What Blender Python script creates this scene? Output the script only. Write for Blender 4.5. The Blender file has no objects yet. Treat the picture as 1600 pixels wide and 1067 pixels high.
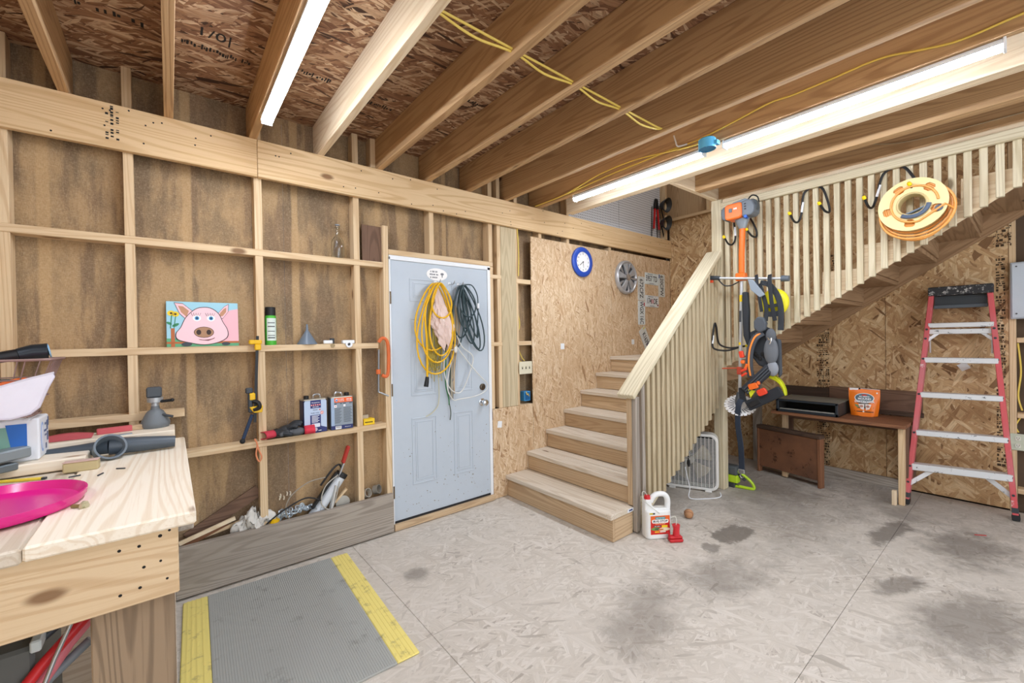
import bpy, math, random
from mathutils import Vector, Matrix, Euler
sc = bpy.context.scene
COL = sc.collection
RND = random.Random(11)
PI = math.pi

# ------------------------------------------------------------------ camera, world, large lights, exposure
def cam_setup():
    yaw, pit, rol = math.radians(50.946), math.radians(-0.4605), math.radians(-0.9441)
    f = Vector((math.cos(yaw)*math.cos(pit), math.sin(yaw)*math.cos(pit), math.sin(pit)))
    r = Vector((math.sin(yaw), -math.cos(yaw), 0)); u = r.cross(f)
    r2 = r*math.cos(rol) + u*math.sin(rol); u2 = u*math.cos(rol) - r*math.sin(rol)
    cd = bpy.data.cameras.new('camera'); co = bpy.data.objects.new('camera', cd); COL.objects.link(co)
    m = Matrix((r2, u2, -f)).transposed().to_4x4(); m.translation = (0, 0, 1.49)
    co.matrix_world = m
    cd.sensor_fit = 'HORIZONTAL'; cd.sensor_width = 36; cd.lens = 36*658.56/1600
    cd.clip_start = 0.05
    sc.camera = co
cam_setup()

W = bpy.data.worlds.new('world'); sc.world = W; W.use_nodes = True
W.node_tree.nodes['Background'].inputs[0].default_value = (0.80, 0.88, 1.0, 1)
W.node_tree.nodes['Background'].inputs[1].default_value = 0.55

def area(name, loc, rot, sx, sy, power, col):
    l = bpy.data.lights.new(name, 'AREA'); l.shape = 'RECTANGLE'; l.size = sx; l.size_y = sy
    l.energy = power; l.color = col
    o = bpy.data.objects.new(name, l); COL.objects.link(o); o.location = loc; o.rotation_euler = rot
    return o
# added fill light, unseen, at the opening behind the camera
area('doorway_daylight', (1.9, -3.05, 1.35), (PI/2, 0, 0), 4.6, 2.2, 18, (0.97, 0.985, 1.0))
# added unseen fill light above the stair opening
area('upstairs_lamp', (4.0, 1.0, 4.9), (0, 0, 0), 1.2, 1.2, 12, (1.0, 0.97, 0.95))

sc.view_settings.view_transform = 'Standard'
sc.view_settings.look = 'None'
sc.view_settings.gamma = 1.0
sc.view_settings.use_curve_mapping = False
sc.view_settings.exposure = 1.75
TUBE = 28.0          # strength of the LED tubes

# ------------------------------------------------------------------ mesh helpers
OFF = {}
I4 = Matrix.Identity(4)
def off(o): return OFF.get(o.name, Vector((0, 0, 0))) if o else Vector((0, 0, 0))

def frame(o, ax='FY', spin=0, tilt=0):
    """Matrix of a local x-right, y-up, z-out frame standing at o. FY faces -Y, FX faces -X, UP lies facing up, DN faces down."""
    c = {'FY': ((1,0,0),(0,0,1),(0,-1,0)), 'FX': ((0,-1,0),(0,0,1),(-1,0,0)),
         'UP': ((1,0,0),(0,1,0),(0,0,1)), 'DN': ((1,0,0),(0,-1,0),(0,0,-1))}[ax]
    m = Matrix(c).transposed().to_4x4()
    return Matrix.Translation(o) @ m @ Matrix.Rotation(spin, 4, 'Z') @ Matrix.Rotation(tilt, 4, 'X')

def perp(d):
    a = Vector((0, 0, 1)) if abs(d.z) < .9 else Vector((1, 0, 0))
    u = d.cross(a).normalized(); return u, d.cross(u).normalized()

class MB:
    def __init__(s, M=None): s.v = []; s.f = []; s.M = M or I4
    def add(s, vs, fs):
        n = len(s.v); M = s.M
        s.v += [tuple(M @ Vector(v)) for v in vs]; s.f += [tuple(i+n for i in f) for f in fs]; return s
    def box(s, x0, x1, y0, y1, z0, z1):
        return s.add([(x0,y0,z0),(x1,y0,z0),(x1,y1,z0),(x0,y1,z0),(x0,y0,z1),(x1,y0,z1),(x1,y1,z1),(x0,y1,z1)],
                     [(3,2,1,0),(4,5,6,7),(0,1,5,4),(1,2,6,5),(2,3,7,6),(3,0,4,7)])
    def bar(s, p, q, w, h, up=(0,0,1)):
        p = Vector(p); q = Vector(q); d = (q-p).normalized(); a = d.cross(Vector(up)).normalized(); b = a.cross(d)
        a *= w/2; b *= h/2
        return s.add([p-a-b, p+a-b, p+a+b, p-a+b, q-a-b, q+a-b, q+a+b, q-a+b],
                     [(3,2,1,0),(4,5,6,7),(0,1,5,4),(1,2,6,5),(2,3,7,6),(3,0,4,7)])
    def cyl(s, p, q, r0, r1=None, n=16, caps=True):
        r1 = r0 if r1 is None else r1
        p = Vector(p); q = Vector(q); d = (q-p).normalized(); u, w = perp(d)
        vs = []
        for c, r in ((p, r0), (q, r1)):
            for k in range(n):
                a = 2*PI*k/n; vs.append(c + u*(r*math.cos(a)) + w*(r*math.sin(a)))
        fs = [(k, (k+1) % n, n+(k+1) % n, n+k) for k in range(n)]
        if caps: fs += [tuple(range(n))[::-1], tuple(range(n, 2*n))]
        return s.add(vs, fs)
    def tube(s, pts, r, n=6, closed=False):
        P = [Vector(p) for p in pts]; m = len(P)
        rs = r if isinstance(r, (list, tuple)) else [r]*m
        vs = []; u = None
        for i, p in enumerate(P):
            a = P[(i-1) % m] if (closed or i > 0) else p; b = P[(i+1) % m] if (closed or i < m-1) else p
            d = b-a
            d = d.normalized() if d.length > 1e-9 else Vector((0,0,1))
            if u is None: u, w = perp(d)
            else:
                u = (u - d*u.dot(d)); u = u.normalized() if u.length > 1e-6 else perp(d)[0]; w = d.cross(u)
            for k in range(n):
                t = 2*PI*k/n; vs.append(p + u*(rs[i]*math.cos(t)) + w*(rs[i]*math.sin(t)))
        fs = []
        for i in range(m if closed else m-1):
            j = (i+1) % m
            fs += [(i*n+k, i*n+(k+1) % n, j*n+(k+1) % n, j*n+k) for k in range(n)]
        if not closed: fs += [tuple(range(n))[::-1], tuple(range((m-1)*n, m*n))]
        return s.add(vs, fs)
    def lathe(s, prof, n=24):
        """prof: (radius, height) pairs turned round local z."""
        vs = []
        for r, z in prof:
            for k in range(n):
                a = 2*PI*k/n; vs.append((r*math.cos(a), r*math.sin(a), z))
        fs = []
        for i in range(len(prof)-1):
            fs += [(i*n+k, i*n+(k+1) % n, (i+1)*n+(k+1) % n, (i+1)*n+k) for k in range(n)]
        return s.add(vs, fs)
    def prism(s, poly, z0, z1):
        """poly: local xy outline, extruded along local z."""
        n = len(poly)
        a = sum(poly[i][0]*poly[(i+1) % n][1]-poly[(i+1) % n][0]*poly[i][1] for i in range(n))
        if a < 0: poly = poly[::-1]
        return s.add([(x,y,z0) for x,y in poly] + [(x,y,z1) for x,y in poly],
                     [tuple(range(n))[::-1], tuple(range(n, 2*n))] + [(i, (i+1) % n, n+(i+1) % n, n+i) for i in range(n)])
    def ball(s, c, rx, ry=None, rz=None, n=14, m=8):
        ry = rx if ry is None else ry; rz = rx if rz is None else rz
        vs = [(c[0], c[1], c[2]-rz)]
        for i in range(1, m):
            t = -PI/2 + PI*i/m
            for k in range(n):
                a = 2*PI*k/n; vs.append((c[0]+rx*math.cos(t)*math.cos(a), c[1]+ry*math.cos(t)*math.sin(a), c[2]+rz*math.sin(t)))
        vs.append((c[0], c[1], c[2]+rz)); e = len(vs)-1
        fs = [(0, 1+(k+1) % n, 1+k) for k in range(n)]
        for i in range(m-2):
            b = 1+i*n; fs += [(b+k, b+(k+1) % n, b+n+(k+1) % n, b+n+k) for k in range(n)]
        b = 1+(m-2)*n; fs += [(b+k, b+(k+1) % n, e) for k in range(n)]
        return s.add(vs, fs)
    def surf(s, fn, nu, nv, closed_u=False):
        vs = [fn(i/(nu if closed_u else nu-1), j/(nv-1)) for j in range(nv) for i in range(nu)]
        fs = []
        for j in range(nv-1):
            for i in range(nu if closed_u else nu-1):
                k = (i+1) % nu; fs.append((j*nu+i, j*nu+k, (j+1)*nu+k, (j+1)*nu+i))
        return s.add(vs, fs)
    def o(s, name, mat, parent=None, smooth=False, bevel=0, solid=0, seg=1, stuff=False):
        me = bpy.data.meshes.new(name); me.from_pydata(s.v, [], s.f); me.update()
        if smooth:
            for p in me.polygons: p.use_smooth = True
        me.materials.append(mat)
        ob = bpy.data.objects.new(name, me); COL.objects.link(ob)
        if solid:
            md = ob.modifiers.new('solid', 'SOLIDIFY'); md.thickness = solid; md.offset = 0
        if bevel:
            md = ob.modifiers.new('bevel', 'BEVEL'); md.width = bevel; md.segments = seg; md.limit_method = 'ANGLE'; md.angle_limit = .7
        if smooth and not solid:
            me.set_sharp_from_angle(angle=.75)
        if parent:
            ob.parent = parent; ob.matrix_parent_inverse = Matrix.Translation(-off(parent))
        if stuff: ob['kind'] = 'stuff'
        return ob

def tag(o, label=None, cat=None, group=None, kind=None):
    if label: o['label'] = label
    if cat: o['category'] = cat
    if group: o['group'] = group
    if kind: o['kind'] = kind
    return o
def thing(name, label, cat, loc=(0,0,0), group=None, kind=None):
    o = bpy.data.objects.new(name, None); COL.objects.link(o); o.location = loc; o.empty_display_size = .1
    OFF[o.name] = Vector(loc)
    return tag(o, label, cat, group, kind)

def piece(src, parent, loc):
    """another object sharing src's mesh, moved by loc"""
    c = src.copy(); COL.objects.link(c); c.parent = parent
    c.matrix_parent_inverse = Matrix.Translation(-off(parent)); c.location = loc
    return c

def text(s, size, M, mat, parent, name='lettering', ext=.0004, ax='CENTER', sx=1.0, wt=0):
    cu = bpy.data.curves.new('t', 'FONT'); cu.body = s; cu.size = size; cu.extrude = ext; cu.align_x = ax; cu.align_y = 'CENTER'
    cu.resolution_u = 3; cu.offset = wt
    to = bpy.data.objects.new('t', cu); COL.objects.link(to)
    dg = bpy.context.evaluated_depsgraph_get(); dg.update()
    me = bpy.data.meshes.new_from_object(to.evaluated_get(dg))
    bpy.data.objects.remove(to); bpy.data.curves.remove(cu)
    me.name = name; me.transform(M @ Matrix.Diagonal((sx, 1, 1, 1))); me.materials.clear(); me.materials.append(mat)
    ob = bpy.data.objects.new(name, me); COL.objects.link(ob)
    if parent: ob.parent = parent; ob.matrix_parent_inverse = Matrix.Translation(-off(parent))
    return ob

def smallprint(F, cx, cy, w, h, mat, parent):
    """a line of print too small to read: letter sized dashes, joined"""
    r = random.Random(int(cx*9000+cy*70000+w*1000)); b = MB(F); x = cx-w/2
    while x < cx+w/2-h*.3:
        a = r.uniform(.45, .85)*h; b.box(x, min(x+a, cx+w/2), cy-h/2*r.uniform(.75, 1), cy+h/2*r.uniform(.75, 1), 0, .0004); x += a+h*r.choice((.22, .22, .25, .7))
    return b.o('print', mat, parent, stuff=True)

def rrect(w, h, r, n=4, cx=0, cy=0):
    out = []
    for sx, sy, a0 in ((1,1,0),(-1,1,PI/2),(-1,-1,PI),(1,-1,3*PI/2)):
        for k in range(n+1):
            a = a0+PI/2*k/n
            out.append((cx+sx*(w/2-r)+r*math.cos(a), cy+sy*(h/2-r)+r*math.sin(a)))
    return out
def ell(cx, cy, rx, ry, n=20, rot=0):
    return [(cx+rx*math.cos(2*PI*k/n)*math.cos(rot)-ry*math.sin(2*PI*k/n)*math.sin(rot),
             cy+rx*math.cos(2*PI*k/n)*math.sin(rot)+ry*math.sin(2*PI*k/n)*math.cos(rot)) for k in range(n)]
def spline(pts, k=6, closed=False):
    P = [Vector(p) for p in pts]; n = len(P); out = []
    for i in range(n if closed else n-1):
        if closed: a,b,c,d = P[i-1],P[i],P[(i+1) % n],P[(i+2) % n]
        else: a,b,c,d = P[max(i-1,0)],P[i],P[i+1],P[min(i+2,n-1)]
        for j in range(k):
            t = j/k
            out.append(.5*((2*b)+(c-a)*t+(2*a-5*b+4*c-d)*t*t+(3*b-a-3*c+d)*t**3))
    if not closed: out.append(P[-1])
    return out

# ------------------------------------------------------------------ materials
def srgb(h):
    h = h.lstrip('#'); c = [int(h[i:i+2], 16)/255 for i in (0, 2, 4)]
    return tuple(x/12.92 if x <= .04045 else ((x+.055)/1.055)**2.4 for x in c)+(1,)
class NT:
    def __init__(s, name):
        s.m = bpy.data.materials.new(name); s.m.use_nodes = True; s.t = s.m.node_tree; s.b = s.t.nodes['Principled BSDF']
    def put(s, sock, v):
        if hasattr(v, 'links') or isinstance(v, bpy.types.NodeSocket): s.t.links.new(v, sock)
        else: sock.default_value = v
    def n(s, ty, ins=None, **props):
        nd = s.t.nodes.new(ty)
        for k, v in props.items(): setattr(nd, k, v)
        for k, v in (ins or {}).items(): s.put(nd.inputs[k], v)
        return nd
    def math(s, op, a, b=0.0, c=0.0, clamp=False): return s.n('ShaderNodeMath', {0: a, 1: b, 2: c}, operation=op, use_clamp=clamp).outputs[0]
    def vm(s, op, a, b): return s.n('ShaderNodeVectorMath', {0: a, 1: b}, operation=op).outputs[0]
    def mix(s, f, a, b, bt='MIX'): return s.n('ShaderNodeMix', {0: f, 6: a, 7: b}, data_type='RGBA', blend_type=bt).outputs[2]
    def ss(s, v, lo, hi): return s.n('ShaderNodeMapRange', {0: v, 1: lo, 2: hi}, interpolation_type='SMOOTHSTEP').outputs[0]
    def noise(s, vec, scale, detail=2.0, rough=.5): return s.n('ShaderNodeTexNoise', {'Vector': vec, 'Scale': scale, 'Detail': detail, 'Roughness': rough}).outputs[0]
    def obj(s, shift=True):
        c = s.n('ShaderNodeTexCoord').outputs['Object']
        if not shift: return c
        r = s.n('ShaderNodeObjectInfo').outputs['Random']
        return s.vm('ADD', c, s.n('ShaderNodeCombineXYZ', {0: s.math('MULTIPLY', r, 37.0), 1: s.math('MULTIPLY', r, 91.0), 2: s.math('MULTIPLY', r, 53.0)}).outputs[0])
    def scl(s, v, x, y, z): return s.vm('MULTIPLY', v, (x, y, z))
    def done(s, color, rough=.6, metal=0.0, bump=None, bs=.2, bd=.01, spec=.35):
        s.put(s.b.inputs['Base Color'], color); s.put(s.b.inputs['Roughness'], rough); s.b.inputs['Metallic'].default_value = metal
        s.b.inputs['Specular IOR Level'].default_value = spec
        if bump is not None:
            bn = s.n('ShaderNodeBump', {'Height': bump, 'Strength': bs, 'Distance': bd}); s.t.links.new(bn.outputs[0], s.b.inputs['Normal'])
        return s.m
CACHE = {}
def plain(h, rough=.5, metal=0.0, dirt=.12, spec=.4):
    """smooth paint, plastic or metal with faint grime"""
    k = (h, rough, metal, dirt)
    if k in CACHE: return CACHE[k]
    w = NT('plain_'+h.strip('#')); c = srgb(h); v = w.obj()
    g = w.ss(w.noise(v, 9.0, 5.0, .65), .45, .8)
    d = tuple(x*.55+.02 for x in c[:3])+(1,)
    CACHE[k] = w.done(w.mix(w.math('MULTIPLY', g, dirt), c, d), rough, metal, spec=spec)
    return CACHE[k]
def glow(h, st):
    w = NT('glow'); w.b.inputs['Base Color'].default_value = srgb(h); w.b.inputs['Emission Color'].default_value = srgb(h)
    w.b.inputs['Emission Strength'].default_value = st; return w.m
WOODS = {  # light, mid, dark ring, knot, ring count, blotch
    'stud':   ('#dfc7a2', '#cfb187', '#b9946a', '#6e4a2c', 30, .35),
    'joist':  ('#c9a77d', '#b08b60', '#896440', '#4d301c', 36, .5),
    'beam':   ('#e2c69c', '#d2ad7c', '#b58a56', '#6a4224', 34, .4),
    'bright': ('#e9d8bb', '#dac29c', '#c6a67b', '#80583a', 30, .25),
    'tread':  ('#ddd3c3', '#cdbfa9', '#b5a085', '#6a4a30', 30, .6),
    'riser':  ('#cdb390', '#b89a76', '#98795a', '#55381f', 36, .5),
    'treated':('#dcd2b6', '#cbbd9c', '#aa9a77', '#5e4d33', 34, .5),
    'worn':   ('#cdbf9f', '#b8a685', '#907e60', '#54452f', 36, .6),
    'soiled': ('#a08a70', '#7c6853', '#4f4135', '#2e2720', 36, .8),
    'gray':   ('#b0a79b', '#978d81', '#655b51', '#3b332c', 44, .7),
    'brown':  ('#7d6250', '#684e3f', '#48362b', '#2c1f18', 36, .6),
    'red':    ('#8d6246', '#785038', '#5b3b29', '#3a2115', 30, .5),
    'umber':  ('#a98a69', '#917253', '#735639', '#2e2018', 30, .5),
    'dark':   ('#564438', '#46372d', '#30261f', '#201812', 30, .5),
    'bench':  ('#f5ecda', '#eddfc6', '#d9c1a0', '#8d6a4a', 26, .3),
}
def wood(tone, axis, knots=True):
    k = ('w', tone, axis)
    if k in CACHE: return CACHE[k]
    A, B, D, K, nr, bl = WOODS[tone]
    w = NT('wood_%s_%s' % (tone, axis)); v = w.obj()
    if axis == 'rail': v = w.n('ShaderNodeMapping', {'Vector': v, 'Rotation': (0, .711, 0)}).outputs[0]; axis = 'x'
    if axis == 'pitch': v = w.n('ShaderNodeMapping', {'Vector': v, 'Rotation': (.592, 0, 0)}).outputs[0]; axis = 'y'
    sc_ = [1.0, 1.0, 1.0]; sc_['xyz'.index(axis)] = .055
    st = w.scl(v, *sc_)
    n1 = w.noise(st, 5.5, 1.5, .4)
    ring = w.math('SINE', w.math('MULTIPLY', n1, float(nr*4.0)))
    ring = w.ss(ring, .0, 1.0)
    fs = [1.0, 1.0, 1.0]; fs['xyz'.index(axis)] = .025
    fib = w.noise(w.scl(v, *fs), 120.0, 3.0, .6)
    blo = w.ss(w.noise(w.scl(v, *[min(1, x*4) for x in sc_]), 3.0, 4.0, .6), .42, .72)
    c = w.mix(w.math('MULTIPLY', ring, .42), srgb(A), srgb(D))
    c = w.mix(w.math('MULTIPLY', blo, bl), c, srgb(B))
    c = w.mix(w.ss(fib, .5, .78), c, w.mix(.45, c, srgb(D)))
    if knots:
        ks = [1.0, 1.0, 1.0]; ks['xyz'.index(axis)] = .45
        d = w.n('ShaderNodeTexVoronoi', {'Vector': w.scl(v, *ks), 'Scale': 3.3}).outputs['Distance']
        kn = w.math('SUBTRACT', 1.0, w.ss(w.math('ADD', d, w.math('MULTIPLY', fib, .03)), .05, .10))
        c = w.mix(w.math('MULTIPLY', kn, .85), c, srgb(K))
    rv = w.math('FRACT', w.math('MULTIPLY', w.n('ShaderNodeObjectInfo').outputs['Random'], 7.31))
    c = w.mix(w.math('MULTIPLY', rv, .30), c, w.mix(.5, c, srgb(D)))
    CACHE[k] = w.done(c, .68, bump=w.math('ADD', w.math('MULTIPLY', fib, .6), w.math('MULTIPLY', ring, -.4)), bs=.18, bd=.004, spec=.25)
    return CACHE[k]

def strands(w, uv, scale, layers, warp=.10, long=.12):
    """long thin chips of wood lying over one another: returns (value 0..1, fibre)"""
    nz = w.n('ShaderNodeTexNoise', {'Vector': uv, 'Scale': scale*.4, 'Detail': 1.0}).outputs['Color']
    uvw = w.vm('ADD', uv, w.vm('MULTIPLY', w.vm('SUBTRACT', nz, (.5, .5, .5)), (warp/scale*3,)*3))
    val = None; fibv = None
    for i, a in enumerate(layers):
        k = 1.0+.22*((i*2) % 5-2)
        mp = w.n('ShaderNodeMapping', {'Vector': uvw, 'Location': (i*3.7, i*1.9, 0), 'Rotation': (0, 0, a)}).outputs[0]
        mp = w.vm('MULTIPLY', mp, (long*k, k, 1))
        vo = w.n('ShaderNodeTexVoronoi', {'Vector': mp, 'Scale': scale, 'Randomness': 1.0}, voronoi_dimensions='2D')
        sp = w.n('ShaderNodeSeparateColor', {0: vo.outputs['Color']})
        fb = w.noise(w.vm('MULTIPLY', mp, (.4, 1, 1)), scale*4.0, 2.0, .6)
        if val is None: val, fibv = sp.outputs[0], fb
        else:
            msk = w.math('GREATER_THAN', sp.outputs[1], 1.0-1.15/(i+1.3))
            val = w.n('ShaderNodeMix', {0: msk, 2: val, 3: sp.outputs[0]}).outputs[0]
            fibv = w.n('ShaderNodeMix', {0: msk, 2: fibv, 3: fb}).outputs[0]
    return val, fibv
def uvaxes(w, plane, shift=True):
    s = w.n('ShaderNodeSeparateXYZ', {0: w.obj(shift)}).outputs
    i, j = {'xz': (0, 2), 'yz': (1, 2), 'xy': (0, 1), 'zx': (2, 0), 'zy': (2, 1)}[plane]
    return w.n('ShaderNodeCombineXYZ', {0: s[i], 1: s[j]}).outputs[0]
def osb(name, plane, cols, scale=26.0, layers=(0.25, -.35, .9, 1.9, .05), long=.17, rough=.62, bump=.35, stains=None, wear=None, dk=.1):
    """cols: dark, mid, light, pale"""
    k = ('osb', name)
    if k in CACHE: return CACHE[k]
    w = NT(name); uv = uvaxes(w, plane, stains is None)
    val, fib = strands(w, uv, scale, layers, long=long)
    r = w.n('ShaderNodeValToRGB', {0: val}); e = r.color_ramp.elements
    e[0].position = 0.0; e[0].color = srgb(cols[0]); e[1].position = 1.0; e[1].color = srgb(cols[3])
    for p, c in ((dk, cols[1]), (.55, cols[2])):
        q = e.new(p); q.color = srgb(c)
    c = r.outputs[0]
    c = w.mix(w.ss(fib, .42, .72), c, w.mix(.42, c, srgb(cols[0])))
    big = w.ss(w.noise(uv, 1.3, 4.0, .6), .4, .7)
    c = w.mix(w.math('MULTIPLY', big, .25), c, srgb(cols[1]))
    if wear:
        g = w.ss(w.noise(uv, 2.2, 6.0, .65), .38, .62)
        c = w.mix(w.math('ADD', w.math('MULTIPLY', g, .30), .42), c, srgb(wear))
    nn = None
    for (x, y, rx, ry, rot, st, h, soft) in (stains or []):
        mp = w.n('ShaderNodeMapping', {'Vector': uv, 'Location': (x, y, 0), 'Rotation': (0, 0, rot), 'Scale': (rx, ry, 1)}, vector_type='TEXTURE').outputs[0]
        if nn is None: nn = w.math('MULTIPLY', w.math('SUBTRACT', w.noise(uv, 5.0, 6.0, .68), .5), 2.6)
        d = w.math('ADD', w.n('ShaderNodeVectorMath', {0: mp}, operation='LENGTH').outputs[1], nn)
        m = w.math('MULTIPLY', w.math('SUBTRACT', 1.0, w.ss(d, 1.0-soft, 1.0+soft)), st)
        c = w.mix(m, c, srgb(h))
    CACHE[k] = w.done(c, rough, bump=w.math('ADD', val, w.math('MULTIPLY', fib, .4)), bs=bump, bd=.003, spec=.25)
    return CACHE[k]
# ------------------------------------------------------------------ shared materials
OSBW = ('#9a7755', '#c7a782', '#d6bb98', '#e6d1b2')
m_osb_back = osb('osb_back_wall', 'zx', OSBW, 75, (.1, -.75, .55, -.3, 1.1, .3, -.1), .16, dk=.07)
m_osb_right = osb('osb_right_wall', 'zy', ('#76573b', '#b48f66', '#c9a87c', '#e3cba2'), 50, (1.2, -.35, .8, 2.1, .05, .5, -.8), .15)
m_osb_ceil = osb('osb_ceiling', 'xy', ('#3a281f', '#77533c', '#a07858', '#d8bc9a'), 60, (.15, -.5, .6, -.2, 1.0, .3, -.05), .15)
D1, D2, D3 = '#5f5850', '#6b645c', '#797269'      # soaked in oil, darker to fainter
STAINS = [(3.26, 1.40, .20, .10, -.35, .75, D1, .18), (2.92, 1.43, .07, .06, 0, .6, D1, .2),
          (4.12, .68, .30, .075, -.12, .7, D1, .3), (4.22, .29, .34, .17, -.1, .6, D1, .6), (3.32, .49, .17, .07, -.4, .6, D1, .4),
          (3.13, .20, .42, .17, -.25, .6, D1, .6), (2.60, 1.22, .34, .15, -.4, .5, D2, .7), (1.93, 1.30, .30, .16, .4, .5, D2, .7),
          (4.62, .67, .24, .13, .3, .45, D2, .7), (1.20, 2.47, .09, .07, .3, .55, D2, .4),
          (3.9, 1.3, .9, .45, .2, .35, D3, .9), (4.5, 1.7, .8, .4, .5, .45, D2, .9), (5.0, .6, .5, .6, .2, .4, D2, .9)]
m_floor = osb('osb_floor', 'xy', ('#857b6f', '#bab1a4', '#cfc7bb', '#e5dfd6'), 60, (.3, -.45, .9, 2.1, -.1, 1.4, .6), .15, rough=.75, bump=.28, stains=STAINS, wear='#cdc6bb')

def m_hardboard():
    w = NT('stained_hardboard'); v = w.obj(False); s = w.n('ShaderNodeSeparateXYZ', {0: v}).outputs
    st = w.n('ShaderNodeCombineXYZ', {0: s[0], 2: w.math('MULTIPLY', s[2], .16)}).outputs[0]
    run = w.ss(w.noise(st, 5.2, 5.0, .6), .46, .56)              # dusty runs
    lip = w.ss(w.noise(w.scl(v, 1, 1, .5), 3.1, 6.0, .65), .44, .60)
    weave = w.noise(w.scl(v, 1, 1, .2), 380.0, 2.0); weave2 = w.noise(w.scl(v, .2, 1, 1), 380.0, 2.0)
    c = w.mix(run, srgb('#ad906a'), srgb('#866e54'))
    c = w.mix(w.math('MULTIPLY', lip, .6), c, srgb('#70604c'))
    # pale strips where the studs of the outer skin show through, every 16 inches
    ph = w.math('ABSOLUTE', w.math('SUBTRACT', w.math('FRACT', w.math('DIVIDE', w.math('ADD', s[0], 40.0), .594)), .5))
    strip = w.math('SUBTRACT', 1.0, w.ss(w.math('ADD', ph, w.math('MULTIPLY', w.noise(st, 9.0, 3.0), .05)), .05, .075))
    c = w.mix(w.math('MULTIPLY', strip, .8), c, srgb('#b99a70'))
    g = w.math('ADD', weave, weave2)
    c = w.mix(w.math('MULTIPLY', w.ss(g, .98, 1.3), .22), c, srgb('#d8c4a4'))
    c = w.mix(w.math('MULTIPLY', w.ss(w.math('SUBTRACT', 2.0, g), 1.02, 1.3), .22), c, srgb('#40301f'))
    return w.done(c, .75, bump=g, bs=.15, bd=.002, spec=.2)
m_hard = m_hardboard()
m_white = plain('#e9edf0', .4, dirt=.1)
m_door = plain('#bcc7d1', .38, dirt=.08)
m_black = plain('#1b1c1e', .45)
m_rubber = plain('#232426', .7)
m_dgray = plain('#3c4146', .5)
m_gray = plain('#7e858a', .45)
m_steel = plain('#b9bdc0', .3, .9)
m_alu = plain('#cfd3d6', .38, .55)
m_chrome = plain('#d8dadc', .15, 1.0, .03)
m_yellow = plain('#e8b80e', .45)
m_yelsoft = plain('#ecd14a', .5)
m_orange = plain('#ee6a1c', .42)
m_red = plain('#c9262b', .42)
m_ink = plain('#1e1c1b', .8, dirt=0)
m_blue = plain('#3f93cf', .45)
m_navy = plain('#22306b', .45)
m_romex = plain('#e6cc63', .5)
m_cobweb = plain('#e8e6df', .8)

# ------------------------------------------------------------------ SETTING: floor
flo = thing('floor', 'worn grey OSB floor with dark oil stains and open seams', 'floor', kind='structure')
g = .0009
for x0, x1 in ((-1.7, 1.0), (1.0, 3.44), (3.44, 5.36)):
    for y0, y1 in ((-3.2, -1.83), (-1.83, -.6), (-.6, .643), (.643, 1.908), (1.908, 3.235)):
        MB().box(x0+g, x1-g, y0+g, y1-g, -.018, 0).o('floor_panel', m_floor, flo, bevel=.0015)
MB().box(-1.8, 5.5, -3.3, 3.35, -.06, -.02).o('subfloor', plain('#4a4038', .8), flo)

# ------------------------------------------------------------------ SETTING: back wall with open stud bays
S, B, K, O = 3.143, 3.235, 3.105, 3.131
wb = thing('wall_back', 'open stud wall with brown hardboard bays, a long ledger beam and OSB sheets', 'wall', (0, B, 0), kind='structure')
for x0, x1 in ((-1.75, -.62), (-.62, .62), (.62, 1.90), (1.90, 2.62), (2.62, 5.45)):
    MB().box(x0+.001, x1-.001, B, B+.01, -.02, 3.06).o('sheathing', m_hard, wb)
stud_z = wood('stud', 'z'); stud_x = wood('stud', 'x')
def stud(x0, x1, z0, z1, y0=S, y1=B-.002, mat=None): return MB().box(x0, x1, y0, y1, z0, z1).o('stud', mat or stud_z, wb, bevel=.002)
SH1, SH2, SH3 = (2.048, 2.090), (1.430, 1.470), (.812, .853)
for x0, x1 in ((-1.45, -1.41), (-1.04, -1.0), (-.64, -.598), (-.184, -.142), (.435, .479), (1.064, 1.107)):
    for z0, z1 in ((.04, SH3[0]), (SH3[1], SH2[0]), (SH2[1], SH1[0]), (SH1[1], 3.02)):
        stud(x0, x1, z0, z1)
for x0, x1, z0, z1 in ((1.285, 1.328, .04, 2.375), (1.684, 1.728, 2.197, 3.02), (2.290, 2.334, 2.197, 3.02), (2.297, 2.337, .837, 2.153),
                       (2.387, 2.429, .837, 3.02), (2.92, 2.96, 2.5, 3.02), (3.33, 3.37, 2.5, 3.02), (4.05, 4.09, 2.5, 2.545), (1.20, 1.24, 2.80, 3.02), (2.60, 2.64, .837, 3.02)):
    stud(x0, x1, z0, z1)
MB().box(2.430, 2.615, S-.004, B-.01, .837, 2.544).o('post', wood('worn', 'z'), wb, bevel=.003)
for (x0, x1, (z0, z1)) in ((-1.7, 1.284, SH1), (-1.7, 1.236, SH2), (.062, 1.284, SH3), (-1.7, .060, (1.062, 1.104))):
    MB().box(x0, x1, S-.003, B-.002, z0, z1).o('shelf_board', stud_x, wb, bevel=.002)
for x0, x1, z0, z1 in ((2.290, 2.44, 2.045, 2.082), (2.292, 2.44, 1.418, 1.455), (2.617, 2.80, 2.02, 2.065), (2.617, 2.80, 1.418, 1.458), (2.617, 2.80, .79, .836)):
    MB().box(x0, x1, S-.002, B-.002, z0, z1).o('block', stud_x, wb, bevel=.002)
MB().box(1.329, 2.334, S-.002, B-.002, 2.155, 2.196).o('door_header', stud_x, wb, bevel=.002)
MB().box(-.598, -.186, S, B-.002, .85, .93).o('block', stud_x, wb, bevel=.002)
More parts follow.
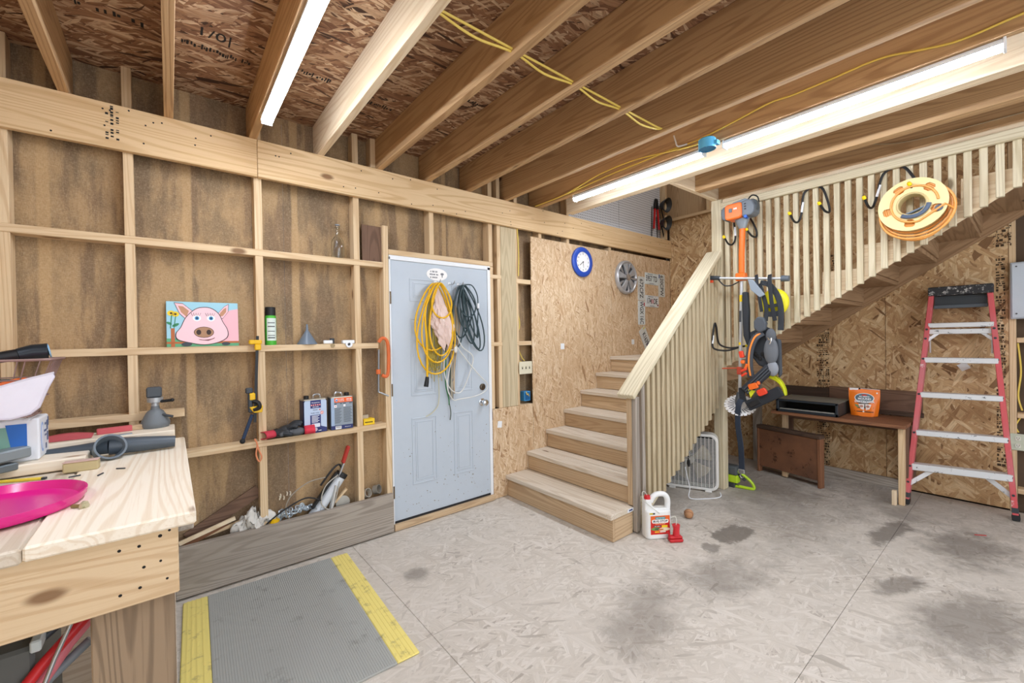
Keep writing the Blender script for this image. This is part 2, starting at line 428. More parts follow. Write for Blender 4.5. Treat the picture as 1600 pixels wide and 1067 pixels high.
for x0, x1 in ((-1.7, .4525), (.4545, 5.36)):
    b_ = MB().box(x0, x1, K, S-.001, 2.546, 2.784).o('ledger_beam', wood('beam', 'x'), wb, bevel=.003)
    nb = MB()
    for i in range(14 if x0 < 0 else 34):
        x = RND.uniform(x0+(.9 if x0 < 0 else .05), x1-.05); z = RND.choice((2.57, 2.60, 2.66, 2.70, 2.74, 2.765))+RND.uniform(-.008, .008)
        nb.cyl((x, K+.002, z), (x, K-.0015, z), .0045, n=8)
    nb.o('nail', m_ink, b_, stuff=True)
MB().box(0.0, 1.318, K-.004, S-.001, .012, .305).o('kick_board', wood('gray', 'x'), wb, bevel=.003)
MB().box(0.0, 1.328, S, B-.002, 0, .038).o('bottom_plate', stud_x, wb)
MB().box(1.135, 1.284, 3.17, 3.18, 2.091, 2.365).o('plywood_scrap', wood('brown', 'z'), wb)
# OSB sheets on the right half of the wall
MB().box(2.300, 2.797, O, S, .004, .836).o('wall_sheet', m_osb_back, wb, bevel=.001)
MB().box(2.800, 4.068, O, S, .004, 2.497).o('wall_sheet', m_osb_back, wb, bevel=.001)
MB().box(4.073, 5.358, O, S, .004, 2.512).o('wall_sheet', m_osb_back, wb, bevel=.001)
for x, z in ((3.228, 1.394), (4.481, 1.419)):
    MB(frame((x, O, z), 'FY')).prism(rrect(.055, .062, .004), 0, .0012).o('sticker', m_white, wb)
MB(frame((2.377, O, .687), 'FY', -.12)).prism(rrect(.05, .06, .004), 0, .0012).o('sticker', m_white, wb)
# lumber stamp on the beam: rows of smudged black marks, run down the face
sm = MB(frame((-.235, K-.001, 2.665), 'FY', PI/2))
for r_, y in enumerate((0, -.02, -.042)):
    x = -.10
    while x < .10:
        a = RND.uniform(.003, .014)
        if RND.random() < (.4, .8, .6)[r_]: sm.prism([(x, y), (x+a, y), (x+a, y+.012), (x, y+.012)], 0, .0006)
        x += a+RND.uniform(.002, .012)
sm.o('stamp_print', m_ink, wb, stuff=True)
# ------------------------------------------------------------------ wiring that belongs to the wall
MB().tube(spline([(2.632, 3.135, 2.55), (2.64, 3.13, 2.3), (2.632, 3.128, 2.09)]), .005).o('cable', m_romex, wb, smooth=True)
MB().tube(spline([(2.65, 3.2, 2.03), (2.63, 3.16, 1.8), (2.655, 3.15, 1.62), (2.62, 3.16, 1.5), (2.66, 3.19, 1.40), (2.70, 3.18, 1.30), (2.73, 3.17, 1.262)]), .005).o('cable', m_romex, wb, smooth=True)
MB().tube(spline([(2.64, 3.19, 1.42), (2.68, 3.2, 1.36), (2.66, 3.2, 1.28), (2.70, 3.17, 1.25)]), .005).o('cable', m_romex, wb, smooth=True)
sp = thing('switch_plate', 'beige triple switch plate beside the OSB sheet', 'switch', (2.705, 3.131, 1.20))
MB(frame((2.705, 3.131, 1.198), 'FY')).prism(rrect(.165, .122, .008), 0, .007).o('plate', plain('#ddd8bf', .4), sp, bevel=.002)
for k in (-1, 0, 1):
    MB(frame((2.705+k*.046, 3.124, 1.198), 'FY')).box(-.005, .005, -.012, .012, 0, .003).o('toggle_slot', m_ink, sp)
    MB(frame((2.705+k*.046, 3.124, 1.203), 'FY', 0, -.4)).box(-.004, .004, -.005, .005, 0, .014).o('toggle', plain('#cfc9ad', .4), sp)
MB().box(2.64, 2.78, 3.135, 3.19, 1.15, 1.245).o('back_box', m_dgray, sp)
jb = thing('outlet_box', 'small blue plastic outlet box in the narrow open bay', 'outlet box', (2.755, 3.2, .91))
MB().box(2.715, 2.795, 3.165, 3.23, .862, .958).o('body', m_blue, jb, bevel=.004)
MB().box(2.725, 2.785, 3.1645, 3.167, .872, .948).o('recess', plain('#1d5f96', .5), jb)
MB().tube(spline([(2.735, 3.16, .955), (2.72, 3.13, .93), (2.75, 3.15, .935), (2.77, 3.16, .91)]), .004).o('wire', m_romex, jb, smooth=True)

# ------------------------------------------------------------------ SETTING: the door
d1 = thing('door_1', 'pale blue-grey six panel steel door hung with cords', 'door', (1.8, S, 0), kind='structure')
DY = 3.146
MB().box(1.340, 2.268, DY, DY+.044, .068, 2.118).o('leaf', m_door, d1, bevel=.002)
for x0, x1 in ((1.500, 1.725), (1.890, 2.090)):
    for z0, z1 in ((1.80, 1.985), (1.035, 1.665), (.318, .858)):
        rim = MB(frame((0, DY, 0), 'FY'))
        for i, (a, b, z) in enumerate(((0, .012, .004), (.030, .042, .003))):
            for (px0, px1, pz0, pz1) in ((x0+a, x1-a, z0+a, z0+b), (x0+a, x1-a, z1-b, z1-a), (x0+a, x0+b, z0+b, z1-b), (x1-b, x1-a, z0+b, z1-b)):
                rim.box(px0, px1, pz0, pz1, 0, z)
        rim.o('panel_moulding', m_door, d1, bevel=.0025)
        MB(frame((0, DY, 0), 'FY')).box(x0+.045, x1-.045, z0+.045, z1-.045, 0, .0025).o('panel', m_door, d1, bevel=.002)
for (x0, x1, z0, z1) in ((1.329, 1.340, .04, 2.14), (2.268, 2.298, .04, 2.14), (1.329, 2.298, 2.118, 2.153)):
    MB().box(x0, x1, S-.006, B-.004, z0, z1).o('door_frame', m_white, d1, bevel=.0015)
MB().box(1.329, 2.298, 3.112, B-.004, .004, .052).o('threshold', wood('riser', 'x'), d1, bevel=.003)
MB().box(1.340, 2.268, DY-.004, DY+.02, .052, .066).o('sweep', m_rubber, d1)
for z in (1.82, 1.10, .30):
    MB().box(1.331, 1.341, S-.010, S-.005, z-.048, z+.048).o('hinge', plain('#6b5a42', .4, .7), d1)
MB(frame((2.196, DY, 1.052), 'FY')).lathe([(0, 0), (.030, 0), (.030, .008), (.022, .014), (.012, .014), (.010, .022), (0, .022)]).o('deadbolt', plain('#5c5143', .35, .7), d1, smooth=True)
kn = MB(frame((2.190, DY, .915), 'FY')).lathe([(0, 0), (.033, 0), (.033, .006), (.014, .012), (.013, .035), (.027, .042), (.031, .055), (.026, .068), (.012, .073), (0, .073)]).o('door_knob', m_chrome, d1, smooth=True)
dr = MB(frame((0, DY-.0004, 0), 'FY'))
for i in range(120):
    x = RND.uniform(1.37, 2.25); z = RND.betavariate(1.1, 2.6)*1.0+.09; a = RND.uniform(.0012, .004)
    dr.prism(ell(x, z, a, a*RND.uniform(.8, 2.2), 6, RND.uniform(0, 3)), 0, .0006)
dr.o('scuff', plain('#8b8577', .7), d1, stuff=True)
s_ = MB(frame((1.752, DY, 2.034), 'FY')).prism(ell(0, 0, .098, .052, 28), 0, .003).o('door_sign', plain('#f4f4f2', .4), d1)
for i, t_ in enumerate((.066, .078, .07)): smallprint(frame((1.722, DY-.0031, 2.056), 'FY'), 0, -i*.024, t_, .014, plain('#6d7076', .6), s_)
MB(frame((1.800, DY-.003, 2.034), 'FY')).prism(ell(0, .006, .016, .010, 14), 0, .0012).box(-.004, .004, -.022, 0, 0, .0012).o('emblem', plain('#7d8187', .6), s_)

# ------------------------------------------------------------------ SETTING: ceiling with joists
ce = thing('ceiling', 'open pine joists under an OSB deck with printed stamps', 'ceiling', (1.5, 0, 3.02), kind='structure')
ZB, ZT = 2.784, 3.02
for x0, x1 in ((-1.75, .017), (.017, 1.245), (1.245, 2.475), (2.475, 3.335)):
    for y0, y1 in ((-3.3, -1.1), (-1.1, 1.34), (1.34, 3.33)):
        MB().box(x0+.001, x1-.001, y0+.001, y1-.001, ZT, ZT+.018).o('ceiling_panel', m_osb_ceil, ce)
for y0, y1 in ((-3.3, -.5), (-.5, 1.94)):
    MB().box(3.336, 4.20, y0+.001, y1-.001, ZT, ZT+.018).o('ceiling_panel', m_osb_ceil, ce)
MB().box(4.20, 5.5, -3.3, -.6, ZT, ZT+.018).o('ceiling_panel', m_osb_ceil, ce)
wj = wood('joist', 'y')
for x in (-1.64, -1.22, -.80, -.40, .017, .432, .838, 1.260, 1.664, 2.062, 2.482, 2.885):
    MB().box(x-.0215, x+.0215, -3.2, 3.225, ZB, ZT-.001).o('joist', wood('bright', 'y') if x in (.838,) else wj, ce, bevel=.002)
for x0, x1 in ((3.250, 3.292), (3.293, 3.337)):
    MB().box(x0, x1, -3.2, 3.06, ZB, ZT-.001).o('trimmer_joist', wood('bright', 'y'), ce, bevel=.002)
MB().box(3.338, 4.20, 1.905, 1.945, ZB, ZT-.001).o('header_joist', wood('bright', 'x'), ce, bevel=.002)
for x0, x1 in ((3.70, 3.742), (3.743, 3.785), (4.150, 4.198)):
    MB().box(x0, x1, -3.2, 1.904, ZB, ZT-.001).o('joist', wj, ce, bevel=.002)
# printed marks on the deck (smudged, mostly unreadable) and the readable 1/0
def smudge(M, L, H, dens, parent, rows=1, name='stamp_print'):
    b = MB(M)
    for r in range(rows):
        x = 0; y = -r*H*1.35
        while x < L:
            a = RND.uniform(.25, .7)*H*.32
            if RND.random() < dens:
                h0, h1 = sorted((RND.uniform(0, .45)*H, RND.uniform(.55, 1)*H)); b.prism([(x, y+h0), (x+a, y+h0), (x+a, y+h1), (x, y+h1)], 0, .0007)
            x += a+RND.uniform(.12, .4)*H*.35
    return b.o(name, m_ink, parent, stuff=True)
for x, y, L, dens in ((.07, 2.72, .30, .8), (-.36, 2.18, .34, .75), (-.36, 2.70, .3, .45), (.49, 2.62, .28, .9), (.90, 2.7, .28, .7), (1.3, 2.3, .3, .8), (1.32, 2.75, .3, .5), (1.72, 2.35, .3, .6), (.10, 1.9, .3, .5), (-.75, 2.5, .3, .6)):
    smudge(frame((x, y, ZT-.0012), 'DN', RND.uniform(-.03, .03)), L, .055, dens, ce)
text('1/0|', .10, frame((.20, 2.56, ZT-.0012), 'DN'), m_ink, ce, name='stamp_print')

# romex through the joists
def cable(pts, parent=None, r=.0055, mat=None, name='cable'):
    return MB().tube(spline(pts, 6), r, 6).o(name, mat or m_romex, parent, smooth=True)
ca = thing('ceiling_cable', 'pair of yellow electric cables threaded through the joists', 'cable', (1.66, 1.49, 2.81))
for dy, dz, sg in ((0, 0, .0), (.022, -.006, .012)):
    xs = [.862, 1.05, 1.26, 1.46, 1.664, 1.86, 2.062, 2.27]
    cable([(x, 1.49+dy*(1 if i % 2 else .4), 2.812+dz-(sg if i % 2 else 0)) for i, x in enumerate(xs)] + [(2.40, 1.475+dy*.5, 2.80-sg*.5), (2.458, 1.48+dy*.3, 2.81)], ca)
cb = thing('joist_cable', 'yellow cable stapled along the joist above the long light', 'cable', (2.86, 1.3, 2.85))
cable([(2.857, 3.10, 2.80), (2.857, 2.58, 2.81), (2.857, 2.22, 2.83), (2.857, 1.92, 2.835), (2.856, 1.65, 2.84), (2.855, 1.45, 2.835), (2.855, 1.2, 2.865), (2.855, 1.0, 2.892), (2.855, .87, 2.885), (2.855, .69, 2.888), (2.855, .485, 2.893), (2.855, .33, 2.855), (2.855, .2, 2.83), (2.855, 0, 2.842), (2.855, -.4, 2.86)], cb)
cable([(2.84, 3.10, 2.795), (2.84, 2.7, 2.80), (2.845, 2.3, 2.86), (2.845, 1.95, 2.865), (2.85, 1.66, 2.83), (2.85, 1.5, 2.81), (2.84, 1.40, 2.80)], cb)
cable([(2.85, 1.62, 2.93), (2.835, 1.60, 2.88), (2.84, 1.585, 2.84), (2.85, 1.52, 2.835)], cb, mat=m_white)
cc = tag(cable([(4.142, .95, 2.99), (4.142, .70, 2.89), (4.142, .55, 2.855), (4.142, .35, 2.845), (4.142, .02, 2.84), (4.142, -.5, 2.83)], None, .004, plain('#b3a282', .6), 'thin_cable'), 'thin tan cable along the last joist above the stair rail', 'cable')
bx = thing('ceiling_box', 'round blue ceiling electrical box between two LED lights', 'electrical box', (2.80, 1.35, 2.75))
MB(Matrix.Translation((2.80, 1.355, 2.725))).lathe([(.052, .0), (.054, .0), (.054, .062), (.05, .066), (0, .066), ]).o('body', plain('#4fa3cd', .45), bx, smooth=True)
MB(Matrix.Translation((2.80, 1.355, 2.725))).lathe([(0, .004), (.0515, .004), (.0515, .001), (.050, .001)]).o('cover', plain('#3a86b5', .5), bx)
for a in (.6, 3.6): MB().box(2.80+.04*math.cos(a)-.006, 2.80+.04*math.cos(a)+.006, 1.355+.04*math.sin(a)-.006, 1.355+.04*math.sin(a)+.006, 2.721, 2.727).o('screw_boss', plain('#3a86b5', .5), bx)
MB().box(2.853, 2.866, 1.33, 1.38, 2.74, 2.79).o('bracket', plain('#4fa3cd', .45), bx)
MB().box(2.79, 2.83, 1.285, 1.302, 2.74, 2.765).o('clamp_tab', plain('#4fa3cd', .45), bx)

# LED strips
m_tube = glow('#eaf2ff', TUBE)
def led(label, x, y0, y1, z=2.766):
    t = thing('led_light', label, 'light', (x, (y0+y1)/2, z), 'four foot LED strip lights')
    MB().box(x+.004, x+.036, y0, y1, z+.004, z+.0175).o('housing', m_white, t, bevel=.002)
    for e0, e1 in ((y0-.006, y0+.004), (y1-.004, y1+.006)):
        MB().box(x-.008, x+.048, e0, e1, z-.036, z+.0175).o('end_cap', m_white, t, bevel=.002)
    n = 10; prof = [(x+.02+.029*math.cos(PI+PI*k/n), z-.012-.021*math.sin(PI*k/n)) for k in range(n+1)]
    vs = [(a, y, c) for y in (y0+.004, y1-.004) for a, c in prof]
    MB().add(vs, [(k, k+1, n+1+k+1, n+1+k) for k in range(n)]).o('diffuser', m_tube, t, smooth=True)
    MB().box(x-.009, x+.049, y0+.004, y1-.004, z-.0115, z+.0035).o('tray', m_white, t)
led('LED strip light at upper left on the third joist from the left', .432, 1.53, 2.745)
led('LED strip light nearer the back wall, left of the blue box', 2.885, 1.43, 2.63)
led('longer looking LED strip light right of the blue box', 2.885, .07, 1.285)
for i, (x, y) in enumerate(((.432, -.2), (.432, -2.0), (2.885, -1.5), (-1.22, .9))):  # unseen strips added out of view to brighten the room
    led(('LED strip light behind the camera over the bench aisle', 'rear LED strip light at the doorway', 'LED strip light behind the camera over the open floor', 'LED strip light over the far end of the workbench')[i], x, y-.6, y+.6)
# ------------------------------------------------------------------ SETTING: right wall
WX = 5.36
wr = thing('wall_right', 'OSB sheeted wall under the upper stair with an open stud bay', 'wall', (WX, 1.0, 0), kind='structure')
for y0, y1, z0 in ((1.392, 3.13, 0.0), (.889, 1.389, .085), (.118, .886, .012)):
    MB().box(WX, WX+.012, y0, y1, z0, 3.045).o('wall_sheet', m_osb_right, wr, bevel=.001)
MB().box(WX+.1, WX+.11, -3.3, 3.3, -.02, 5.0).o('sheathing', plain('#5b4a3a', .8, dirt=.5), wr)
st_d = wood('stud', 'z')
for y in (.098, -.32, -.73, -1.14, -1.95, -2.8): MB().box(WX+.002, WX+.098, y-.02, y+.018, 0, 3.04).o('stud', st_d, wr, bevel=.002)
for z in (1.405, .79, .17): MB().box(WX+.002, WX+.098, -.30, .076, z-.02, z+.02).o('block', wood('stud', 'y'), wr, bevel=.002)
MB().box(WX-.02, WX+.1, .0, 3.13, 3.047, 3.085).o('top_plate', wood('stud', 'y'), wr, bevel=.002)
MB().box(WX-.022, WX, .80, 1.40, .0, .092).o('base_plank', wood('gray', 'y'), wr, bevel=.003)
MB().box(WX-.04, WX-.001, 1.985, 2.075, 0, 1.05).o('stud', wood('gray', 'z'), wr, bevel=.002)
# stamped columns of print near the sheet edges
def column_print(y0, y1, z0, z1, seed):
    r = random.Random(seed); b = MB(frame((WX-.0012, 0, 0), 'FX')); z = z1
    while z > z0:
        h = r.choice((.006, .008, .012, .020)); x = -y1; 
        while x < -y0:
            a = r.uniform(.004, .022)
            if r.random() < .72: b.prism([(x, z-h), (min(x+a, -y0), z-h), (min(x+a, -y0), z), (x, z)], 0, .0008)
            x += a+r.uniform(.003, .009)
        z -= h+r.choice((.005, .006, .012))
    b.o('stamp_print', plain('#40301f', .8), wr, stuff=True)
column_print(1.335, 1.445, .10, 1.62, 3); column_print(.135, .185, .35, 2.12, 5); column_print(.10, .20, 2.20, 2.42, 8); column_print(1.28, 1.33, 1.80, 2.3, 9)
text('V 2002', .05, frame((WX-.002, 1.385, 1.02), 'FX'), plain('#d9bf96', .7), wr, name='stamp_print')
MB(frame((WX-.001, .372, 1.178), 'FX', .55)).prism(rrect(.062, .062, .004), 0, .0012).o('sticker', m_white, wr)
# upstairs: pegboard wall and the framing seen through the stair opening
up = thing('wall_upstairs', 'white pegboard wall glimpsed through the stair opening', 'wall', (4.4, 3.2, 3.0), kind='structure')
w_ = NT('pegboard'); v = w_.obj(False); s_ = w_.n('ShaderNodeSeparateXYZ', {0: v}).outputs
def cell(q): return w_.math('SUBTRACT', w_.math('FRACT', w_.math('MULTIPLY', w_.math('ADD', q, 20.0), 1/.030)), .5)
dd = w_.math('SQRT', w_.math('ADD', w_.math('POWER', cell(s_[0]), 2.0), w_.math('POWER', cell(s_[2]), 2.0)))
m_peg = w_.done(w_.mix(w_.math('LESS_THAN', dd, .20), srgb('#d6d9de'), srgb('#3e4147')), .5)
for x0, x1 in ((3.40, 4.33), (4.335, 5.255)): MB().box(x0, x1, 3.205, 3.211, 2.80, 4.6).o('pegboard_sheet', m_peg, up)
MB().box(3.38, 5.30, 3.19, 3.2, 2.70, 2.80).o('rail', m_white, up)
MB().box(5.262, 5.305, 3.13, 3.22, 2.8, 4.6).o('stud', st_d, up, bevel=.002)
for y in (2.60, 1.6): MB().box(5.37, 5.455, y-.02, y+.02, 3.086, 4.6).o('stud', st_d, up, bevel=.002)
MB().box(5.456, 5.459, -3.2, 3.3, 3.086, 4.9).o('plywood_sheet', wood('riser', 'z'), up)
MB().box(-1.8, 3.335, 3.24, 3.26, 3.06, 5.0).o('plywood_sheet', wood('riser', 'z'), up)
MB().box(3.2, 5.5, 3.246, 3.26, 3.06, 5.0).o('plywood_sheet', wood('riser', 'z'), up)
MB().box(-1.8, 5.5, -3.35, 3.3, 5.0, 5.05).o('roof_deck', wood('riser', 'y'), up)
# the walls that close the room behind and beside the camera
wl = thing('wall_left', 'OSB wall at the far end of the workbench', 'wall', (-1.76, 0, 0), kind='structure')
MB().box(-1.78, -1.76, -3.3, 3.33, 0, 5.0).o('wall_sheet', m_osb_right, wl)
wf = thing('wall_front', 'wall around the open garage doorway behind the camera', 'wall', (1.8, -3.25, 0), kind='structure')  # unseen wall; its wide opening is added to let light in
for x0, x1, z0, z1 in ((-1.78, -.5, 0, 5.0), (4.3, 5.5, 0, 5.0), (-.5, 4.3, 2.5, 5.0)):
    MB().box(x0, x1, -3.28, -3.25, z0, z1).o('wall_sheet', m_osb_back, wf)

# things hung on the pegboard
lp = thing('bolt_cutters', 'long cutters with red and black handles hanging on the pegboard', 'cutters', (5.15, 3.19, 3.2))
def hung(p, q, r, m, nm): MB().tube([p, ((p[0]+q[0])/2, p[1], (p[2]+q[2])/2), q], r, 8).o(nm, m, lp, smooth=True)
hung((5.10, 3.185, 3.22), (5.07, 3.185, 2.93), .014, m_red, 'handle'); hung((5.16, 3.185, 3.22), (5.19, 3.185, 2.93), .014, m_red, 'handle')
hung((5.12, 3.185, 3.33), (5.09, 3.185, 3.20), .018, m_black, 'blade'); hung((5.14, 3.185, 3.33), (5.16, 3.185, 3.20), .018, m_black, 'blade')
hung((5.04, 3.19, 3.22), (5.02, 3.19, 2.80), .006, m_dgray, 'rod'); hung((5.14, 3.19, 3.1), (5.16, 3.19, 2.80), .006, m_dgray, 'rod')
for i, z in enumerate((3.27, 3.03)):
    h = thing('shop_lamp', ('upper', 'lower')[i]+' of two black round lamp shades hanging beside the pegboard', 'lamp', (5.24, 3.1, z), 'black lamp shades')
    MB(frame((5.235, 3.175-.0, z), 'FY', 0, .25)).lathe([(0, 0), (.035, 0), (.05, .02), (.095, .10), (.098, .102), (.09, .098), (.045, .022), (0, .012)], 20).o('shade', plain('#3a3d3f', .55), h, smooth=True)
    MB().tube([(5.23, 3.18, z), (5.24, 3.17, z-.08), (5.27, 3.16, z-.2)], .008).o('cord', m_black, h)

# ------------------------------------------------------------------ electrical things on the right wall
ep = thing('breaker_panel', 'grey steel breaker panel at the right edge, above the open stud bay', 'electrical panel', (WX-.03, -.1, 1.8))
MB().box(WX-.05, WX-.003, -.28, .108, 1.578, 2.035).o('cabinet', plain('#aab5bf', .4, .2), ep, bevel=.004)
MB().box(WX-.056, WX-.05, -.27, .10, 1.588, 2.025).o('cover', plain('#b9c4ce', .38, .2), ep, bevel=.003)
for z in (1.62, 2.0): MB(frame((WX-.056, .075, z), 'FX')).prism(ell(0, 0, .006, .006, 10), 0, .003).o('screw', m_dgray, ep)
ol = thing('outlet_plate', 'pale green double outlet plate low in the stud bay at right', 'outlet', (WX, .06, .57))
MB(frame((WX+.0, .035, .574), 'FX')).prism(rrect(.16, .135, .008), 0, .01).o('plate', plain('#c8d0bd', .4), ol, bevel=.003)
for z in (.604, .544):
    for y in (.012, .072):
        q = MB(frame((WX-.010, y, z), 'FX')).prism(rrect(.03, .036, .012), 0, .004).o('socket', plain('#dfe3d6', .4), ol)
        s2 = MB(frame((WX-.014, y, z), 'FX'))
        for dx in (-.006, .006): s2.box(dx-.0012, dx+.0012, -.001, .010, 0, .001)
        s2.prism(ell(0, -.008, .003, .003, 8), 0, .001); s2.o('slot', m_ink, q)
pc = thing('panel_cable', 'yellow cable drooping in the open stud bay below the breaker panel', 'cable', (WX+.03, .04, 1.0))
cable([(WX+.04, .07, 1.38), (WX+.05, .055, 1.15), (WX+.045, .07, .95), (WX+.03, .05, .83)], pc)
cable([(WX+.03, .06, .77), (WX+.03, .085, .70), (WX+.02, .07, .65)], pc)
cable([(WX+.05, .02, 1.38), (WX+.05, .03, 1.1), (WX+.045, -.02, .9)], pc)

# ------------------------------------------------------------------ STAIRCASE
stc = thing('staircase', 'L-shaped pine staircase with landing, slatted railings and square posts', 'staircase', (3.3, 2.5, 0))
NX = [2.435+.264*i for i in range(7)]; NZ = [.0262+.1757*(i+1) for i in range(7)]
YI, YW = 1.947, 3.129
wty, wry = wood('tread', 'y'), wood('riser', 'y')
for i in range(7):
    y0 = 1.905 if i == 0 else YI
    zb = NZ[i-1] if i else .002
    if i < 6:
        x1 = NX[i+1]+.021
        if i == 0:
            MB().box(NX[i], x1-.001, YI, YW, NZ[i]-.038, NZ[i]).o('tread', wty, stc, bevel=.004)
            MB().prism([(NX[0], y0), (2.694, y0), (2.694, YI-.001), (NX[0], YI-.001)], NZ[0]-.038, NZ[0]).o('tread_end', wty, stc, bevel=.004)
        else:
            MB().box(NX[i], NX[i]+.135, YI, YW, NZ[i]-.038, NZ[i]).o('tread', wty, stc, bevel=.004)
            MB().box(NX[i]+.138, x1-.001, YI, YW, NZ[i]-.038, NZ[i]-.001).o('tread', wty, stc, bevel=.003)
    else:
        for x in (NX[6], NX[6]+.28, NX[6]+.56, NX[6]+.84, NX[6]+1.12):
            MB().box(x, min(x+.277, 5.356), 1.96, YW, NZ[6]-.038, NZ[6]).o('landing_board', wty, stc, bevel=.003)
    MB().box(NX[i]+.022, NX[i]+.042, y0+.002, YW, zb, NZ[i]-.039).o('riser', wry, stc, bevel=.002)
MB().box(2.478, 2.694, 1.907, 1.945, .002, NZ[0]-.039).o('step_end_board', wood('riser', 'x'), stc, bevel=.002)
# sloping outer stringer, rough stringers under the flight
def slab(pts, y0, y1, name, m): return MB(Matrix(((1,0,0,0),(0,0,1,0),(0,1,0,0),(0,0,0,1)))).prism(pts, y0, y1).o(name, m, stc, bevel=.002)
bl = lambda x: .233+.60*(x-3.08)
prof = [(2.80, .02), (4.02, bl(4.02)), (4.02, NZ[6]-.04)]
for i in range(6, 0, -1): prof += [(NX[i]+.02, NZ[i]-.04), (NX[i]+.02, NZ[i-1]-.04)]
prof += [(2.70, NZ[0]-.04), (2.70, .02)]
slab(prof, 1.911, 1.946, 'stringer', wood('treated', 'x'))
slab([(2.9, .02), (4.06, bl(4.02)-.02), (4.06, NZ[6]-.24), (2.9, .25)], 2.50, 2.54, 'stringer', wood('dark', 'x'))
# newels
tz = wood('treated', 'z')
MB().box(2.70, 2.752, 1.872, 1.909, .012, 1.03).o('newel_post', wood('gray', 'z'), stc, bevel=.004)
MB().box(2.70, 2.79, 1.910, 1.955, NZ[0]+.001, 1.035).o('newel_post', wood('riser', 'z'), stc, bevel=.003)
MB().box(4.105, 4.195, 1.862, 1.956, 0.0, ZB-.001).o('corner_post', tz, stc, bevel=.004)
# lower balusters and handrail
cz = lambda x: 1.055+(x-2.68)*.862
k = 0; x = 2.785
while x < 4.06:
    zb = max(.262-.02*k, bl(x)-.01)+RND.uniform(-.012, .012)
    b_ = MB(); zt = cz(x)-.055
    b_.add([(x,1.872,zb+.016),(x+.038,1.872,zb+.016),(x+.038,1.909,zb),(x,1.909,zb),(x,1.872,zt),(x+.038,1.872,zt+.033),(x+.038,1.909,zt+.033),(x,1.909,zt)],
           [(3,2,1,0),(4,5,6,7),(0,1,5,4),(1,2,6,5),(2,3,7,6),(3,0,4,7)])
    b_.o('baluster', wood('gray', 'z') if k == 0 else wood('worn', 'z'), stc, bevel=.003); x += .0715; k += 1
MB().bar((2.655, 1.928, cz(2.655)), (4.103, 1.928, cz(4.103)), .150, .040).o('handrail', wood('treated', 'rail'), stc, bevel=.008, seg=2)
MB().bar((2.76, 1.93, cz(2.76)-.07), (4.103, 1.93, cz(4.103)-.07), .036, .088).o('subrail', wood('worn', 'rail'), stc, bevel=.003)
# upper flight along the right wall
ul = lambda y: 1.186+.672*(1.855-y)
UZ = [NZ[6]+.1757*(i+1) for i in range(10)]; UY = [1.845-.2615*i for i in range(10)]
for i in range(10):
    if UZ[i] < 3.1:
        MB().box(4.19, WX-.002, UY[i]-.272, UY[i]+.012, UZ[i]-.036, UZ[i]).o('tread', wood('umber', 'x'), stc, bevel=.003)
    MB().box(4.19, WX-.002, UY[i]-.022, UY[i]-.002, UZ[i]-.1757+.001, UZ[i]-.037).o('riser', wood('umber', 'x'), stc, bevel=.002)
sk = [(1.92, ul(1.92)), (-.75, ul(-.75)), (-.75, 3.01)]
for i in range(9, -1, -1):
    if UZ[i] < 3.0: sk += [(UY[i]-.24, UZ[i]+.03), (UY[i]+.02, UZ[i]+.03)]
sk += [(1.92, NZ[6]+.03)]
def slabx(pts, x0, x1, name, m): return MB(Matrix(((0,0,1,0),(1,0,0,0),(0,1,0,0),(0,0,0,1)))).prism(pts, x0, x1).o(name, m, stc, bevel=.0015)
slabx(sk, 4.170, 4.188, 'skirt_board', wood('bright', 'y'))
slabx([(1.92, ul(1.92)+.001), (-.75, ul(-.75)+.001), (-.75, ul(-.75)+.25), (1.92, ul(1.92)+.23)], WX-.045, WX-.004, 'stringer', wood('umber', 'pitch'))
i = 0; y = 1.84
while y > -.75:
    b_ = MB(); zb = ul(y)+RND.uniform(-.002, .006)
    zt = 2.735
    b_.box(4.131, 4.168, y-.038, y, zb+.0, zt).o('baluster', wood('treated', 'z'), stc, bevel=.003); y -= .0708; i += 1
MB().box(4.092, 4.130, -1.2, 1.861, 2.676, 2.742).o('top_rail', wood('treated', 'y'), stc, bevel=.004)
MB().box(4.131, 4.196, -1.2, 1.861, 2.744, 2.783).o('nailer', wood('bright', 'y'), stc, bevel=.003)
# landing frame under the corner
MB().box(4.20, WX-.002, 1.925, 1.958, NZ[6]-.23, NZ[6]-.039).o('landing_joist', wood('umber', 'x'), stc, bevel=.002)
MB().box(4.10, 4.138, 1.96, YW, NZ[6]-.23, NZ[6]-.040).o('landing_joist', wood('dark', 'y'), stc, bevel=.002)
MB().box(4.20, WX-.05, 2.50, 2.54, NZ[6]-.23, NZ[6]-.040).o('landing_joist', wood('dark', 'x'), stc, bevel=.002)
tg = thing('price_tag', 'small white tag stuck on the end of the lowest stair tread', 'tag', (2.70, 1.90, .19))
MB(frame((2.665, 1.9035, .183), 'FY', .0)).prism(rrect(.075, .026, .003), 0, .001).o('card', m_white, tg)
MB(frame((2.668, 1.9024, .183), 'FY')).box(-.024, .02, -.005, .006, 0, .0006).o('print', m_navy, tg)
